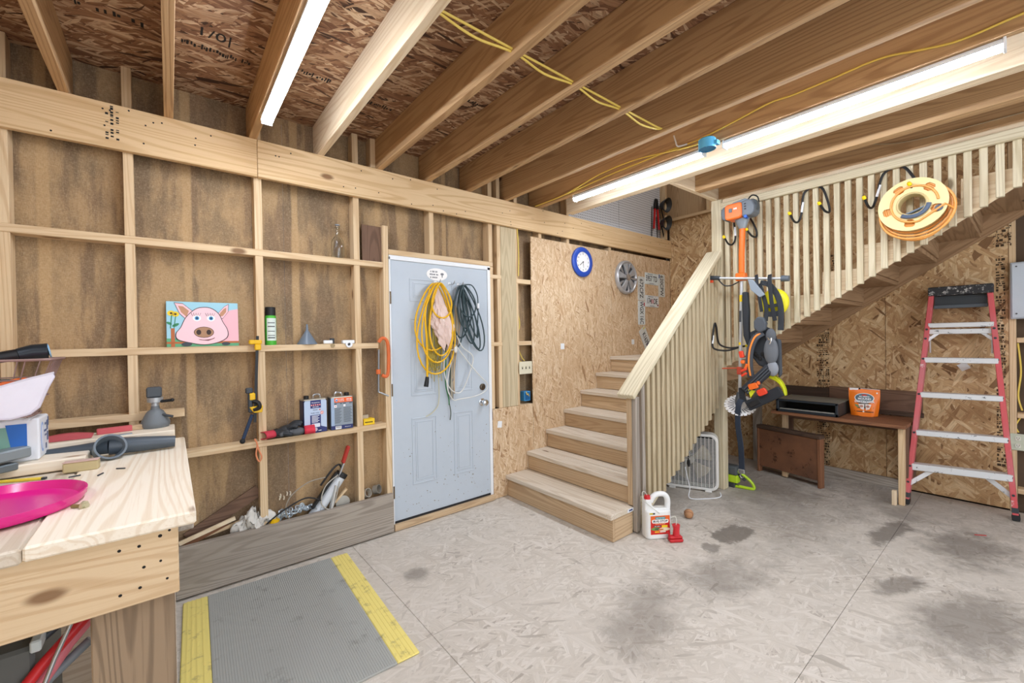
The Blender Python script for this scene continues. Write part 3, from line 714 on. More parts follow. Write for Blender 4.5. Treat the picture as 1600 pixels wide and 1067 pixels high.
# ------------------------------------------------------------------ WORKBENCH and what lies on it
wbn = thing('workbench', 'heavy pale plank workbench with a wide apron board in the near corner', 'workbench', (-.4, 2.4, 0))
by = wood('bench', 'y')
MB().box(-.318, .056, 1.704, 3.098, .908, .950).o('top_plank', by, wbn, bevel=.006)
MB().box(-.700, -.322, 1.716, 3.098, .900, .944).o('top_plank', wood('tread', 'y'), wbn, bevel=.006)
MB().box(-1.08, -.704, 1.710, 3.098, .906, .949).o('top_plank', by, wbn, bevel=.006)
MB().box(-1.46, -1.084, 1.708, 3.098, .906, .948).o('top_plank', by, wbn, bevel=.006)
ap = MB().box(-1.46, .010, 1.734, 1.772, .690, .907).o('apron_board', wood('stud', 'x'), wbn, bevel=.004)
hb = MB()
for x, z, r in ((-.035, .885, .007), (-.012, .896, .005), (-.13, .868, .006), (-.085, .868, .006), (-.075, .80, .006), (-.035, .806, .005), (-.02, .745, .005), (-.085, .74, .006), (-.13, .733, .006)):
    hb.cyl((x, 1.7335, z), (x, 1.736, z), r*.75, n=10)
hb.o('screw_hole', m_ink, ap, stuff=True)
for x in (-.2, -1.42):
    MB().box(x, x+.198, 1.774, 1.812, 0, .690).o('leg', wood('soiled', 'z'), wbn, bevel=.004)
    MB().box(x+.02, x+.18, 3.02, 3.058, 0, .905).o('leg', wood('riser', 'z'), wbn, bevel=.004)
MB().box(-1.44, .0, 1.82, 3.05, .16, .178).o('low_shelf', wood('tread', 'x'), wbn)
MB().box(-1.46, .012, 2.885, 3.098, .951, 1.030).o('rear_step', wood('bench', 'x'), wbn, bevel=.004)
MB().box(-1.46, -.300, 2.640, 2.883, .951, .998).o('rear_step', wood('bench', 'x'), wbn, bevel=.004)
MB().box(-.30, -.04, 1.815, 1.853, .69, .728).o('cleat', wood('gray', 'x'), wbn, bevel=.003)
MB().box(.0, .052, 1.80, 1.838, .86, .906).o('cleat', wood('gray', 'y'), wbn, bevel=.003)

T_ = Matrix.Translation
pk = thing('flying_disc', 'shiny pink plastic disc upturned on the workbench like a tray', 'disc', (-.465, 2.145, .95))
MB(T_((-.465, 2.12, .951))).lathe([(0, .004), (.175, .004), (.205, .010), (.222, .036), (.228, .036), (.226, .018), (.215, .002), (.18, 0), (0, 0)], 48).o('shell', plain('#e0208c', .22, dirt=.05, spec=.6), pk, smooth=True)
bt = thing('lag_screw', 'stubby brass coloured screw standing beside the pink disc', 'screw', (-.25, 2.0, .95))
MB().cyl((-.262, 2.005, .957), (-.235, 1.988, .957), .006, n=8).o('shank', plain('#8d8553', .4, .4), bt)
MB().cyl((-.235, 1.988, .957), (-.228, 1.984, .957), .016, n=8).cyl((-.228, 1.984, .957), (-.223, 1.981, .957), .010, n=6).o('head', plain('#c9c3a6', .35, .5), bt)
pp = thing('nozzle_pipe', 'dark grey plastic tube with a wide ring collar, lying across the workbench', 'pipe', (-.22, 2.9, .98))
PA, PB, PCn = Vector((-.445, 2.835, .992)), Vector((.012, 2.80, .985)), Vector((-.235, 2.80, 1.0))
m_pipe = plain('#4c565f', .35, dirt=.3)
MB().tube([PA, PA.lerp(PCn, .5), PCn], [.024, .027, .034], 14).o('tube', m_pipe, pp, smooth=True)
MB().tube([PCn, PCn.lerp(PB, .5), PB], [.040, .036, .028], 14).o('tube', m_pipe, pp, smooth=True)
M_ = T_(Vector((-.235, 2.755, .998))) @ Euler((PI/2-.45, 0, .35)).to_matrix().to_4x4()
MB(M_).lathe([(.040, -.03), (.052, -.03), (.056, .0), (.060, .035), (.052, .035), (.047, .0), (.040, -.03)], 28).o('collar', plain('#6f7a83', .35, dirt=.25), pp, smooth=True)
wbk = thing('sanding_block', 'pale pinkish sanding block standing in front of the grey tube', 'block', (-.305, 2.60, .95))
MB(T_((-.305, 2.585, .950)) @ Matrix.Rotation(-.10, 4, 'Z')).box(-.055, .055, -.02, .02, 0, .040).o('core', plain('#c3b489', .8, dirt=.3), wbk, bevel=.004)
MB(T_((-.305, 2.585, .9905)) @ Matrix.Rotation(-.10, 4, 'Z')).box(-.056, .056, -.021, .021, 0, .004).o('grit_face', plain('#cdb0a5', .9), wbk, bevel=.002)
pn = thing('carpenter_pencil', 'flat yellow carpenter pencil lying behind the pink disc', 'pencil', (-.48, 2.56, .95))
MB().bar((-.60, 2.625, .950), (-.415, 2.545, .950), .016, .010).o('shaft', m_yelsoft, pn, bevel=.002)
MB().bar((-.415, 2.545, .950), (-.403, 2.54, .950), .012, .008).o('tip', m_dgray, pn)
for i, (x, y, a) in enumerate(((-.33, 2.47, .3), (-.19, 2.50, -.6), (-.24, 2.42, 1.2))):
    tag(MB().cyl((x, y, .9535), (x+.035*math.cos(a), y+.035*math.sin(a), .9535), .003, n=6).o('loose_screw', m_dgray), ('small dark screw lying left of the sanding block', 'small dark screw lying right of the sanding block', 'small dark screw nearest the front of the sanding block')[i], 'screw', 'loose screws on the workbench')
jt = thing('steel_vise', 'grey steel bench vise bar at the left edge of the workbench', 'vise', (-.62, 2.6, .95))
MB().bar((-.80, 2.42, 1.03), (-.485, 2.70, 1.045), .07, .045).o('jaw', plain('#8d979c', .45, .3), jt, bevel=.006)
MB().bar((-.82, 2.38, .99), (-.51, 2.66, .995), .05, .03).o('slide_bar', plain('#6f797e', .45, .4), jt, bevel=.004)
MB().box(-.75, -.60, 2.40, 2.55, .9495, .985).o('base', plain('#59636a', .5, .3), jt, bevel=.006)
# carton, wire basket, scoop and tools at the left edge
ct = thing('carton', 'white printed carton under the wire basket at the left edge', 'box', (-.62, 2.85, 1.03))
MB().box(-.85, -.445, 2.70, 2.88, .999, 1.178).o('box', plain('#e8edf3', .5, dirt=.08), ct, bevel=.006)
fm = frame((-.445, 2.79, 1.09), 'FX')
lg = MB(Matrix.Translation((-.4446, 2.79, 1.09)) @ Matrix(((0,0,1,0),(1,0,0,0),(0,1,0,0),(0,0,0,1))))
lg.prism(ell(-.035, .0, .028, .065, 24), 0, .0008); lg.o('logo', plain('#8fb0e6', .5), ct)
MB(Matrix.Translation((-.4440, 2.79, 1.09)) @ Matrix(((0,0,1,0),(1,0,0,0),(0,1,0,0),(0,0,0,1)))).prism(ell(-.035, .0, .021, .054, 24), 0, .0008).o('logo', plain('#dfe8f6', .5), ct)
pr = MB(Matrix.Translation((-.4440, 2.79, 1.09)) @ Matrix(((0,0,1,0),(1,0,0,0),(0,1,0,0),(0,0,0,1))))
for y, z, a, b in ((.02, .05, .012, .005), (.015, .02, .022, .005), (.02, 0, .016, .004), (.055, .04, .010, .022), (.075, .055, .008, .02), (.06, -.01, .012, .02), (.03, -.05, .01, .012)): pr.box(y-a, y+a, z-b, z+b, 0, .0005)
pr.o('print', plain('#5c6f98', .6), ct, stuff=True)
fp = MB(frame((-.60, 2.6995, 1.09), 'FY')); fp.box(.02, .10, -.06, .06, 0, .0006); fp.o('print', plain('#7fae9f', .5), ct)
MB(frame((-.60, 2.6985, 1.09), 'FY')).prism([(.08, -.07), (.12, -.07), (.12, .07), (.06, .07)], 0, .0006).o('print', plain('#2f6fc4', .5), ct)
bk = thing('wire_basket', 'rusty wire basket standing on the white carton', 'basket', (-.62, 2.7, 1.18))
m_rust = plain('#9a7f78', .55, .4, .4)
def ring(z, gx, gy): return [(-.62+a, 2.74+b, z) for a, b in rrect(2*gx, 2*gy, .03, 3)]
MB().tube(ring(1.432, .235, .14), .006, 6, True).o('rim', m_rust, bk, smooth=True)
for z, t in ((1.195, .0), (1.27, .3), (1.35, .6)): MB().tube(ring(z, .165+.07*t, .10+.04*t), .003, 5, True).o('wire', m_rust, bk, smooth=True)
wv = MB()
for k in range(26):
    a = 2*PI*k/26; c, s2 = math.cos(a), math.sin(a); q = max(abs(c), abs(s2)); c, s2 = c/q, s2/q
    wv.tube([(-.62+c*.15, 2.74+s2*.09, 1.192), (-.62+c*.228, 2.74+s2*.135, 1.432)], .0026, 5)
for k in range(7): wv.tube([(-.77+.05*k, 2.65, 1.192), (-.77+.05*k, 2.83, 1.192)], .0026, 5)
wv.o('wire', m_rust, bk, stuff=True)
so = thing('scale_pan', 'chipped white enamel scoop hooked on the front of the wire basket', 'scoop', (-.55, 2.58, 1.2))
poly = [(-.85, .06), (-.60, .085), (-.46, .135), (-.382, .158), (-.384, .14), (-.40, .10), (-.425, .02), (-.45, -.005), (-.50, -.02), (-.56, -.015), (-.70, .0), (-.85, .0)]
MB(frame((0, 2.588, 1.218), 'FY', 0, -.10)).prism(poly, 0, .01).o('pan', plain('#e3e4ee', .35, dirt=.12), so, bevel=.004)
MB(frame((0, 2.588, 1.218), 'FY', 0, -.10)).tube([(p[0], p[1], .006) for p in poly], .005, 6, True).o('rolled_edge', plain('#d5d3de', .35, dirt=.2), so, smooth=True)
fl = thing('flashlight', 'black metal flashlight laid across the wire basket', 'flashlight', (-.6, 2.7, 1.45))
MB().tube([(-.82, 2.62, 1.36), (-.66, 2.67, 1.42), (-.50, 2.70, 1.455)], [.02, .021, .024], 12).o('barrel', m_black, fl, smooth=True)
MB().tube([(-.50, 2.70, 1.455), (-.46, 2.71, 1.465), (-.415, 2.715, 1.468)], [.026, .032, .034], 14).o('head', plain('#30363c', .3, .4), fl, smooth=True)
MB().cyl((-.415, 2.715, 1.468), (-.410, 2.716, 1.469), .030, n=14).o('lens', plain('#8fb9d6', .1), fl)
og = thing('orange_pliers', 'orange handled pliers inside the wire basket', 'pliers', (-.5, 2.7, 1.33))
MB().tube(spline([(-.80, 2.69, 1.30), (-.60, 2.67, 1.315), (-.49, 2.67, 1.345), (-.445, 2.70, 1.33)]), .012, 8).o('handle', m_orange, og, smooth=True)
MB().tube([(-.80, 2.70, 1.33), (-.60, 2.70, 1.345), (-.45, 2.71, 1.34)], .010, 8).o('handle', m_dgray, og, smooth=True)
# papers and sander on the rear step
rp = thing('sandpaper_sheet', 'curled sheet of red sandpaper on the rear step of the workbench', 'sandpaper', (-.40, 2.95, 1.03))
def shf(u, v): return (-.50+.19*u, 2.93+.10*v, 1.033+.022*(v**2)*(.35+.6*math.sin(PI*u)))
MB().surf(shf, 10, 6).o('sheet', plain('#cf6268', .85), rp, smooth=True, solid=.0012)
sb_ = thing('sanding_stick', 'strip of wood half wrapped in red sandpaper on the rear step', 'stick', (-.2, 3.03, 1.03))
MB().bar((-.30, 3.02, 1.044), (-.055, 3.055, 1.044), .035, .026).o('wood', wood('riser', 'x'), sb_, bevel=.003)
MB().bar((-.30, 3.02, 1.044), (-.165, 3.039, 1.044), .037, .028).o('sandpaper', plain('#cf6268', .85), sb_, bevel=.003)
tag(MB(T_((-.19, 2.92, 1.0305)) @ Matrix.Rotation(.2, 4, 'Z')).box(-.03, .03, -.012, .012, 0, .004).o('steel_plate', plain('#9fb0b9', .4, .5)), 'small blue-grey metal plate beside the red sanding stick', 'plate')
sd = thing('orbital_sander', 'grey orbital sander standing on the rear step below the shelves', 'sander', (-.07, 3.05, 1.03))
MB(T_((-.07, 3.06, 1.0305))).lathe([(0, 0), (.058, 0), (.064, .012), (.064, .03), (.050, .060), (.036, .088), (.020, .10), (.018, .118), (0, .118)], 22).o('skirt', plain('#70767a', .5, dirt=.5), sd, smooth=True)
MB(T_((-.07, 3.06, 1.145))).lathe([(.018, 0), (.018, .02), (.034, .024), (.036, .05), (0, .05)], 16).o('collar', plain('#b5babd', .4, .5), sd, smooth=True)
MB().box(-.106, -.040, 3.03, 3.09, 1.197, 1.252).o('motor_cap', plain('#4a5055', .5), sd, bevel=.006)
MB().cyl((-.045, 3.04, 1.172), (.0, 3.02, 1.176), .008, n=8).ball((.004, 3.018, 1.177), .010).o('lever', m_black, sd, smooth=True)
MB().cyl((-.04, 3.03, 1.10), (.006, 3.015, 1.085), .007, n=8).o('valve', m_dgray, sd, smooth=True)
# jumble under the bench
gb = thing('grey_bin', 'grey plastic bin with a pale rim under the workbench', 'bin', (-.47, 2.1, .178))
MB().box(-.52, -.335, 1.90, 2.3, .179, .585).o('bin', plain('#5d5f5c', .6, dirt=.4), gb, bevel=.01)
MB().box(-.342, -.318, 1.885, 2.31, .57, .605).o('rim', plain('#c3cbc9', .5), gb, bevel=.004)
for i, (p, q, r, m, lab) in enumerate((((-.55, 1.86, .40), (-.20, 2.0, .66), .012, m_dgray, 'grey metal rod sloping under the workbench'),
        ((-.42, 1.84, .40), (-.22, 1.93, .62), .016, m_red, 'red tool handle nearest the front under the workbench'), ((-.34, 1.90, .44), (-.20, 1.98, .61), .018, plain('#d1737b', .5), 'pink tool handle under the workbench'),
        ((-.33, 1.83, .42), (-.245, 1.88, .65), .006, m_steel, 'thin steel rod standing in front of the red handles'), ((-.40, 1.90, .36), (-.22, 1.96, .52), .014, m_gray, 'light grey pipe low under the workbench'))):
    tag(MB().tube([p, Vector(p).lerp(Vector(q), .5)+Vector((0, .01, .01)), q], r, 10).o('tool_handle', m, None, smooth=True), lab, 'tool', 'tools jumbled under the workbench')

# ------------------------------------------------------------------ THINGS ON THE SHELVES
bo = thing('glass_bottle', 'empty clear glass bottle standing on the top shelf board', 'bottle', (.96, 3.185, SH1[1]))
w_ = NT('glass'); w_.b.inputs['Base Color'].default_value = (.93, .95, .95, 1); w_.b.inputs['Roughness'].default_value = .03; w_.b.inputs['Transmission Weight'].default_value = 1.0; w_.b.inputs['IOR'].default_value = 1.45
MB(T_((.962, 3.185, SH1[1]+.0005))).lathe([(0, 0), (.040, 0), (.044, .006), (.044, .115), (.038, .135), (.020, .158), (.014, .172), (.014, .222), (.017, .224), (.017, .238), (.012, .238), (.0115, .172), (.018, .155), (.036, .132), (.0415, .112), (.0415, .008), (.038, .004), (0, .004)], 24).o('glass', w_.m, bo, smooth=True)
MB(T_((.962, 3.185, SH1[1]+.2395))).lathe([(0, 0), (.017, 0), (.017, .008), (0, .008)], 16).o('stopper', plain('#8d9498', .4), bo, smooth=True)

pg = thing('pig_painting', 'painted canvas of a pink pig with blue eyes leaning on the middle shelf', 'painting', (.16, 3.19, SH2[1]))
PM = frame((.163, 3.185, SH2[1]+.001), 'FY', 0, -.09)      # local origin: bottom centre of the canvas, x right, y up
MB(PM).box(-.178, .178, 0, .272, -.018, 0).o('canvas', plain('#9fd0e0', .6, dirt=.05), pg, bevel=.002)
def paint(polys, h, z, nm='paint', rough=.6):
    for p in polys: MB(PM).prism(p, z-.0003, z).o(nm, plain(h, rough, dirt=.06), pg)
paint([[(-.178, 0), (.178, 0), (.178, .05), (-.178, .05)]], '#5fa67c', .0004)
paint([[(.06, .02), (.178, .02), (.178, .235), (.135, .225), (.10, .20), (.07, .15)]], '#eeb9c2', .0008)
paint([[(-.178, .018), (.178, .018), (.178, .030), (-.178, .030)], [(-.158, .0), (-.140, 0), (-.140, .11), (-.158, .11)]], '#b5693d', .0012)
paint([ell(-.155, .20, .018, .016), ell(-.135, .195, .017, .016)], '#f0cf35', .0016); paint([ell(-.155, .20, .006, .006), ell(-.135, .195, .006, .006)], '#4a3120', .002)
paint([[(-.162, .11), (-.157, .11), (-.150, .19), (-.155, .19)], [(-.145, .11), (-.141, .11), (-.132, .185), (-.136, .185)], ell(-.135, .13, .018, .008, 12, .5), ell(-.165, .14, .014, .007, 12, -.5)], '#3d8a60', .0018)
head = [tuple(p)[:2] for p in spline([(-.11, .115, 0), (-.085, .175, 0), (-.04, .225, 0), (.0, .238, 0), (.04, .232, 0), (.075, .20, 0), (.095, .15, 0), (.118, .10, 0), (.115, .055, 0), (.07, .025, 0), (0, .012, 0), (-.07, .025, 0), (-.125, .045, 0), (-.132, .08, 0)], 4, True)]
def grow(p, k):
    cx = sum(a for a, _ in p)/len(p); cy = sum(b for _, b in p)/len(p); return [(cx+(a-cx)*k, cy+(b-cy)*k) for a, b in p]
ears = [[(-.075, .155), (-.115, .20), (-.138, .262), (-.10, .258), (-.055, .215)], [(.065, .165), (.075, .205), (.105, .245), (.128, .262), (.125, .215), (.098, .175)]]
paint([grow(e, 1.08) for e in ears], '#3b2a2c', .0020); paint(ears, '#f0c3cb', .0023); paint([grow(e, .62) for e in ears], '#c08f6e', .0026)
paint([grow(head, 1.035)], '#3b2a2c', .0029); paint([head], '#f4ccd3', .0032)
for ex in (-.033, .037):
    paint([ell(ex, .172, .020, .018)], '#fbfbfb', .0035); paint([ell(ex, .172, .011, .012)], '#3f8fc4', .0038); paint([ell(ex, .172, .005, .006)], '#1c2430', .0041)
    paint([[(ex-.022+.008*k, .185), (ex-.020+.008*k, .186), (ex-.027+.012*k, .205), (ex-.029+.012*k, .204)] for k in range(5)], '#2c2024', .0037)
paint([ell(.0, .086, .050, .034)], '#3b2a2c', .0035); paint([ell(.0, .086, .047, .031)], '#a98263', .0038); paint([ell(-.026, .086, .012, .016), ell(.024, .086, .012, .016)], '#3a2a25', .0041)
paint([[tuple(p)[:2] for p in spline([(-.03, .045, 0), (0, .040, 0), (.035, .045, 0), (.055, .055, 0)], 4)]+[(.05, .046), (.02, .033), (-.02, .038)]], '#7b4a50', .0036)
paint([ell(-.085, .014, .025, .012), ell(.11, .014, .022, .010)], '#40484f', .0040)

spc = thing('spray_can', 'green and black spray can with pale label on the middle shelf', 'spray can', (.525, 3.19, SH2[1]))
MB(T_((.522, 3.19, SH2[1]+.0005))).lathe([(0, 0), (.032, 0), (.033, .004), (.033, .185), (.029, .196), (0, .196)], 20).o('can', plain('#4fb53c', .35, .1), spc, smooth=True)
MB(T_((.522, 3.19, SH2[1]+.197))).lathe([(.029, 0), (.031, 0), (.031, .052), (.028, .055), (0, .055)], 20).o('cap', m_black, spc, smooth=True)
lb = [(.0336*math.cos(a), .0336*math.sin(a)) for a in [(-2.45+1.9*i/10) for i in range(11)]]
b_ = MB(T_((.522, 3.19, SH2[1]))); b_.add([(x, y, z) for z in (.03, .178) for x, y in lb], [(i, i+1, 12+i, 11+i) for i in range(10)]); b_.o('label', plain('#d6e2da', .5), spc, smooth=True)
b_ = MB(T_((.522, 3.19, SH2[1]))); lb2 = [(x*1.008, y*1.008) for x, y in lb]
for z0, z1 in ((.045, .052), (.062, .066), (.09, .094), (.12, .126), (.145, .150)): b_.add([(x, y, z) for z in (z0, z1) for x, y in lb2[1:9]], [(i, i+1, 9+i, 8+i) for i in range(7)])
b_.o('print', m_dgray, spc, stuff=True)
fu = tag(MB(T_((.745, 3.19, SH2[1]+.0005))).lathe([(.066, 0), (.064, .004), (.012, .092), (.009, .096), (.006, .140), (.004, .140), (.007, .094), (.060, .004)], 28).o('funnel', plain('#6f7c89', .35), None, smooth=True), 'grey plastic funnel standing upside down on the middle shelf', 'funnel')
br = thing('hose_fitting', 'white plastic fitting with a dark knob on the middle shelf, nearer the funnel', 'fitting', (.89, 3.17, SH2[1]))
MB().bar((.845, 3.165, SH2[1]+.014), (.905, 3.160, SH2[1]+.014), .026, .024).o('body', m_white, br, bevel=.004)
MB().cyl((.905, 3.17, SH2[1]+.002), (.905, 3.17, SH2[1]+.04), .017, n=12).o('knob', m_dgray, br)
MB().cyl((.900, 3.139, SH2[1]-.012), (.900, 3.135, SH2[1]-.012), .015, n=12).o('cap', plain('#8d7a5a', .4, .6), br)
pb = thing('pillow_bearing', 'white pillow block with a round bore at the shelf edge, beside the stud', 'bearing', (1.01, 3.15, SH2[1]))
b_ = MB(frame((1.012, 3.137, SH2[1]-.005), 'FY')); b_.box(-.042, .042, .006, .030, -.035, .003); b_.o('foot', m_white, pb, bevel=.003)
MB(frame((1.012, 3.137, SH2[1]-.005), 'FY')).lathe([(.010, 0), (.024, 0), (.024, .010), (.011, .010), (.010, 0)], 20).o('bore_ring', m_white, pb, smooth=True)
MB(frame((1.012, 3.1365, SH2[1]-.005), 'FY')).lathe([(0, .001), (.010, .001), (.010, .003)], 14).o('bore', m_dgray, pb)
# bar clamp
bc = thing('bar_clamp', 'long black bar clamp with yellow jaws hanging beside the stud', 'clamp', (.42, 3.1, 1.2))
MB().bar((.432, 3.096, 1.53), (.408, 3.096, .985), .006, .016, (1, 0, 0)).o('bar', m_black, bc)
MB().box(.385, .455, 3.085, 3.125, 1.478, 1.505).box(.415, .450, 3.085, 3.108, 1.44, 1.478).o('fixed_jaw', m_yellow, bc, bevel=.005)
MB().box(.36, .40, 3.08, 3.11, 1.17, 1.205).box(.372, .398, 3.082, 3.108, 1.05, 1.17).o('trigger_body', m_dgray, bc, bevel=.006)
MB().box(.378, .412, 3.079, 3.112, 1.125, 1.172).o('trigger_body', m_yellow, bc, bevel=.006)
MB().tube(spline([(.40, 3.085, 1.12), (.425, 3.07, 1.11), (.43, 3.07, 1.08), (.40, 3.08, 1.065)]), .013, 8).o('grip', m_black, bc, smooth=True)
MB(frame((.412, 3.082, 1.045), 'FY')).prism([(-.035, .04), (.04, .045), (.035, .0), (-.01, .002), (-.02, .015)], -.03, .01).o('sliding_jaw', m_yellow, bc, bevel=.004)
MB().bar((.395, 3.10, 1.035), (.345, 3.115, .885), .008, .02, (1, 0, 0)).o('handle', plain('#1f3350', .45), bc, bevel=.003)
MB().ball((.342, 3.116, .872), .016).o('pad', m_rubber, bc, smooth=True)
cl = thing('c_clamp', 'orange C-clamp screwed to the door stud beside the hinge', 'clamp', (1.25, 3.11, 1.3))
MB().tube(spline([(1.225, 3.11, 1.475), (1.250, 3.105, 1.505), (1.285, 3.105, 1.49), (1.298, 3.105, 1.42), (1.296, 3.105, 1.28), (1.282, 3.105, 1.215), (1.245, 3.108, 1.225)], 5), [.013]*31, 8).o('frame', plain('#dd6f3a', .5, dirt=.3), cl, smooth=True)
MB().cyl((1.219, 3.11, 1.235), (1.219, 3.11, 1.27), .017, n=10).o('nut', plain('#dd6f3a', .5), cl, bevel=.002)
MB().cyl((1.216, 3.11, 1.10), (1.224, 3.11, 1.42), .0085, n=10).o('screw', plain('#8d9195', .35, .8), cl, smooth=True)
MB().tube([(1.216, 3.11, 1.10), (1.245, 3.095, 1.085), (1.285, 3.08, 1.065)], .007, 8).o('tommy_bar', m_steel, cl, smooth=True)

# fuel cans
def fuel_can(label, cx, cy, a, front):
    t = thing('fuel_can', label, 'can', (cx, cy, SH3[1]), 'square tin fuel cans')
    Mt = T_((cx, cy, SH3[1]+.0006)) @ Matrix.Rotation(a, 4, 'Z'); w2, d2, H = .078, .05, .232
    Fm = Mt @ frame((0, -d2, 0), 'FY')
    MB(Mt @ frame((0, 0, 0), 'UP')).prism(rrect(w2*2, d2*2, .012), 0, H).o('tin', plain('#27305c' if front else '#5a6370', .35, .3), t, bevel=.003)
    MB(Mt).prism(rrect(w2*2+.003, d2*2+.003, .013), H-.004, H+.002).o('seam', plain('#b3ada0', .35, .8), t)
    MB(Mt).box(-w2+.006, w2-.006, -d2+.006, d2-.006, H, H+.003).o('lid', plain('#c2b9a8', .35, .7), t)
    cx2 = -.045 if front else .045
    MB(Mt).cyl((cx2, 0, H+.002), (cx2, 0, H+.026), .017, n=16).o('cap', m_black, t, bevel=.002)
    MB(Mt).tube(spline([(.0, 0, H+.003), (.006, 0, H+.026), (.04, 0, H+.028), (.05, 0, H+.003)] if front else [(-.04, 0, H+.003), (-.03, 0, H+.03), (.005, 0, H+.026), (.015, 0, H+.003)]), .006, 6).o('handle', m_steel, t, smooth=True)
    def lab(polys, h, z=.0006, nm='label'):
        b = MB(Fm)
        for p in polys: b.prism(p, z, z+.0004)
        return b.o(nm, plain(h, .4, dirt=.03), t, stuff=nm in ('print', 'pictogram', 'barcode'))
    def rc(x0, x1, y0, y1): return [(x0, y0), (x1, y0), (x1, y1), (x0, y1)]
    if front:
        lab([rrect(.148, .205, .012, cy=.124)], '#b9cbe3', 0)
        lab([rc(-.034, .036, .172, .228), rc(-.036, .034, .0, .125), rc(-.074, .074, .003, .03), [(-.074, .03), (-.036, .03), (-.036, .045)], [(.034, .045), (.034, .03), (.074, .03)]], '#2a3470', .0006)
        text('Husqvarna', .0125, Fm @ T_((.001, .211, .0014)), m_white, t)
        lab([ell(-.026+.0135*k, .194, .0055, .0055, 12) for k in range(5)], '#dd5545', .0012, 'pictogram'); lab([ell(-.026+.0135*k, .194, .0028, .0028, 10) for k in range(5)], '#f2e9e6', .0017, 'pictogram')
        smallprint(Fm @ T_((0, 0, .0012)), .001, .181, .04, .005, m_white, t)
        smallprint(Fm @ T_((0, 0, .0006)), .0, .160, .034, .006, plain('#5a6170', .5), t); lab([ell(.028, .160, .006, .004, 10)], '#e4572e', .0010, 'pictogram')
        text('FUEL+OIL', .013, Fm @ T_((-.004, .138, .001)), m_navy, t); lab([ell(.042, .137, .011, .011, 18)], '#e0492f', .0008, 'pictogram'); lab([ell(.042, .137, .008, .008, 18)], '#f4f1ee', .0012, 'pictogram'); lab([rc(.040, .044, .131, .143)], '#e0492f', .0016, 'pictogram')
        lab([rc(-.026, .024-.01*(i % 2), .116-.0085*i, .120-.0085*i) for i in range(6)]+[rrect(.056, .026, .006, cy=.053)], '#dfe4ee', .0012, 'print'); lab([ell(0, .024, .011, .013, 16)], '#c8b8c2', .0012, 'emblem')
        lab([rc(-.034, -.016, .010, .016), rc(.016, .036, .012, .017)], '#dfe4ee', .0012, 'print')
    else:
        lab([rc(-.074, .074, .032, .190)], '#8e9aa5', 0); lab([rc(-.074, -.052, .03, .228)], '#9db4cf', .0004)
        lab([rc(-.052, .074, .195, .228)], '#ee6420', .0006); lab([ell(-.036, .212, .009, .010, 16)], '#dfe9f2', .0012, 'emblem'); lab([ell(-.036, .210, .007, .006, 16)], '#3f78b8', .0016, 'emblem')
        smallprint(Fm @ T_((0, 0, .0012)), -.004, .217, .038, .007, m_white, t); smallprint(Fm @ T_((0, 0, .0012)), -.004, .206, .036, .006, m_white, t); smallprint(Fm @ T_((0, 0, .0012)), .050, .215, .036, .008, m_white, t); smallprint(Fm @ T_((0, 0, .0012)), .050, .204, .034, .005, m_white, t)
        lab([rc(-.052, -.035, .183, .188), rc(-.012, .0, .183, .188), rc(.008, .026, .183, .188), rc(.05, .07, .183, .188)], '#22262b', .0008, 'print')
        lab([rc(-.052, -.035, .160, .178), rc(.010, .024, .163, .179)], '#f1f1f1', .0008, 'print'); lab([ell(-.0435, .169, .004, .004, 10)], '#d2453a', .0012, 'print')
        lab([rc(-.050, -.003-.012*((i*7) % 3)/2, .152-.0075*i, .1548-.0075*i) for i in range(15)]+[rc(.010, .070-.012*((i*5) % 3)/2, .155-.0075*i, .1578-.0075*i) for i in range(15)], '#4b545c', .0008, 'print')
        lab([rc(-.074, .074, .003, .030)], '#252f68', .0006); lab([rc(-.046, -.006, .004, .026)], '#f3f3f3', .0010, 'barcode')
        lab([rc(-.042+.0028*i, -.042+.0028*i+.0012, .012, .024) for i in range(12)], '#1d1d1d', .0014, 'barcode'); text('Husqvarna', .0095, Fm @ T_((.038, .017, .0012)), m_white, t)
fuel_can('blue and silver tin fuel can with a navy front label, beside the gloves', .775, 3.20-.01, .06, True)
fuel_can('tin fuel can with orange band and instruction print, beside the stud', .958, 3.165+.02, -.07, False)
yb = thing('nail_box', 'small open yellow box on the lower shelf beside the door stud', 'box', (1.155, 3.175, SH3[1]))
MB().box(1.115, 1.198, 3.148, 3.215, SH3[1]+.001, SH3[1]+.046).o('box', plain('#efc81c', .5), yb, bevel=.002)
MB().box(1.12, 1.165, 3.19, 3.20, SH3[1]+.046, SH3[1]+.072).o('flap', plain('#b9ae9c', .6), yb)
smallprint(frame((1.156, 3.148, SH3[1]+.022), 'FY'), 0, 0, .062, .010, m_ink, yb)
# gloves
def glove(label, M, m, cuffm, group, curl):
    t = thing('work_glove', label, 'glove', M.translation, group)
    b = MB(M); b.ball((0, 0, .028), .050, .055, .026)
    for i, (x, l) in enumerate(((-.036, .075), (-.013, .088), (.012, .082), (.035, .062))):
        b.tube(spline([(x, .03, .03), (x*1.15, .03+l*.5, .038), (x*1.25, .03+l*.95, .022-curl)], 4), [.015]*8+[.010], 8)
    b.tube(spline([(.035, -.02, .028), (.07, .005, .03), (.082, .04, .018)], 4), [.016]*8+[.011], 8)
    b.o('hand', m, t, smooth=True)
    b = MB(M); b.surf(lambda u, v: ((.046+.006*v)*math.cos(2*PI*u), -.045-.065*v, .030+(.024+.004*math.sin(4*PI*u))*math.sin(2*PI*u)), 18, 5, True)
    b.o('cuff', cuffm, t, smooth=True, solid=.004)
Z3 = SH3[1]
glove('black coated work glove propped against the blue fuel can', T_((.60, 3.175, Z3+.02)) @ Euler((.35, .1, -1.9)).to_matrix().to_4x4(), plain('#33373b', .5), m_black, 'work gloves', 0)
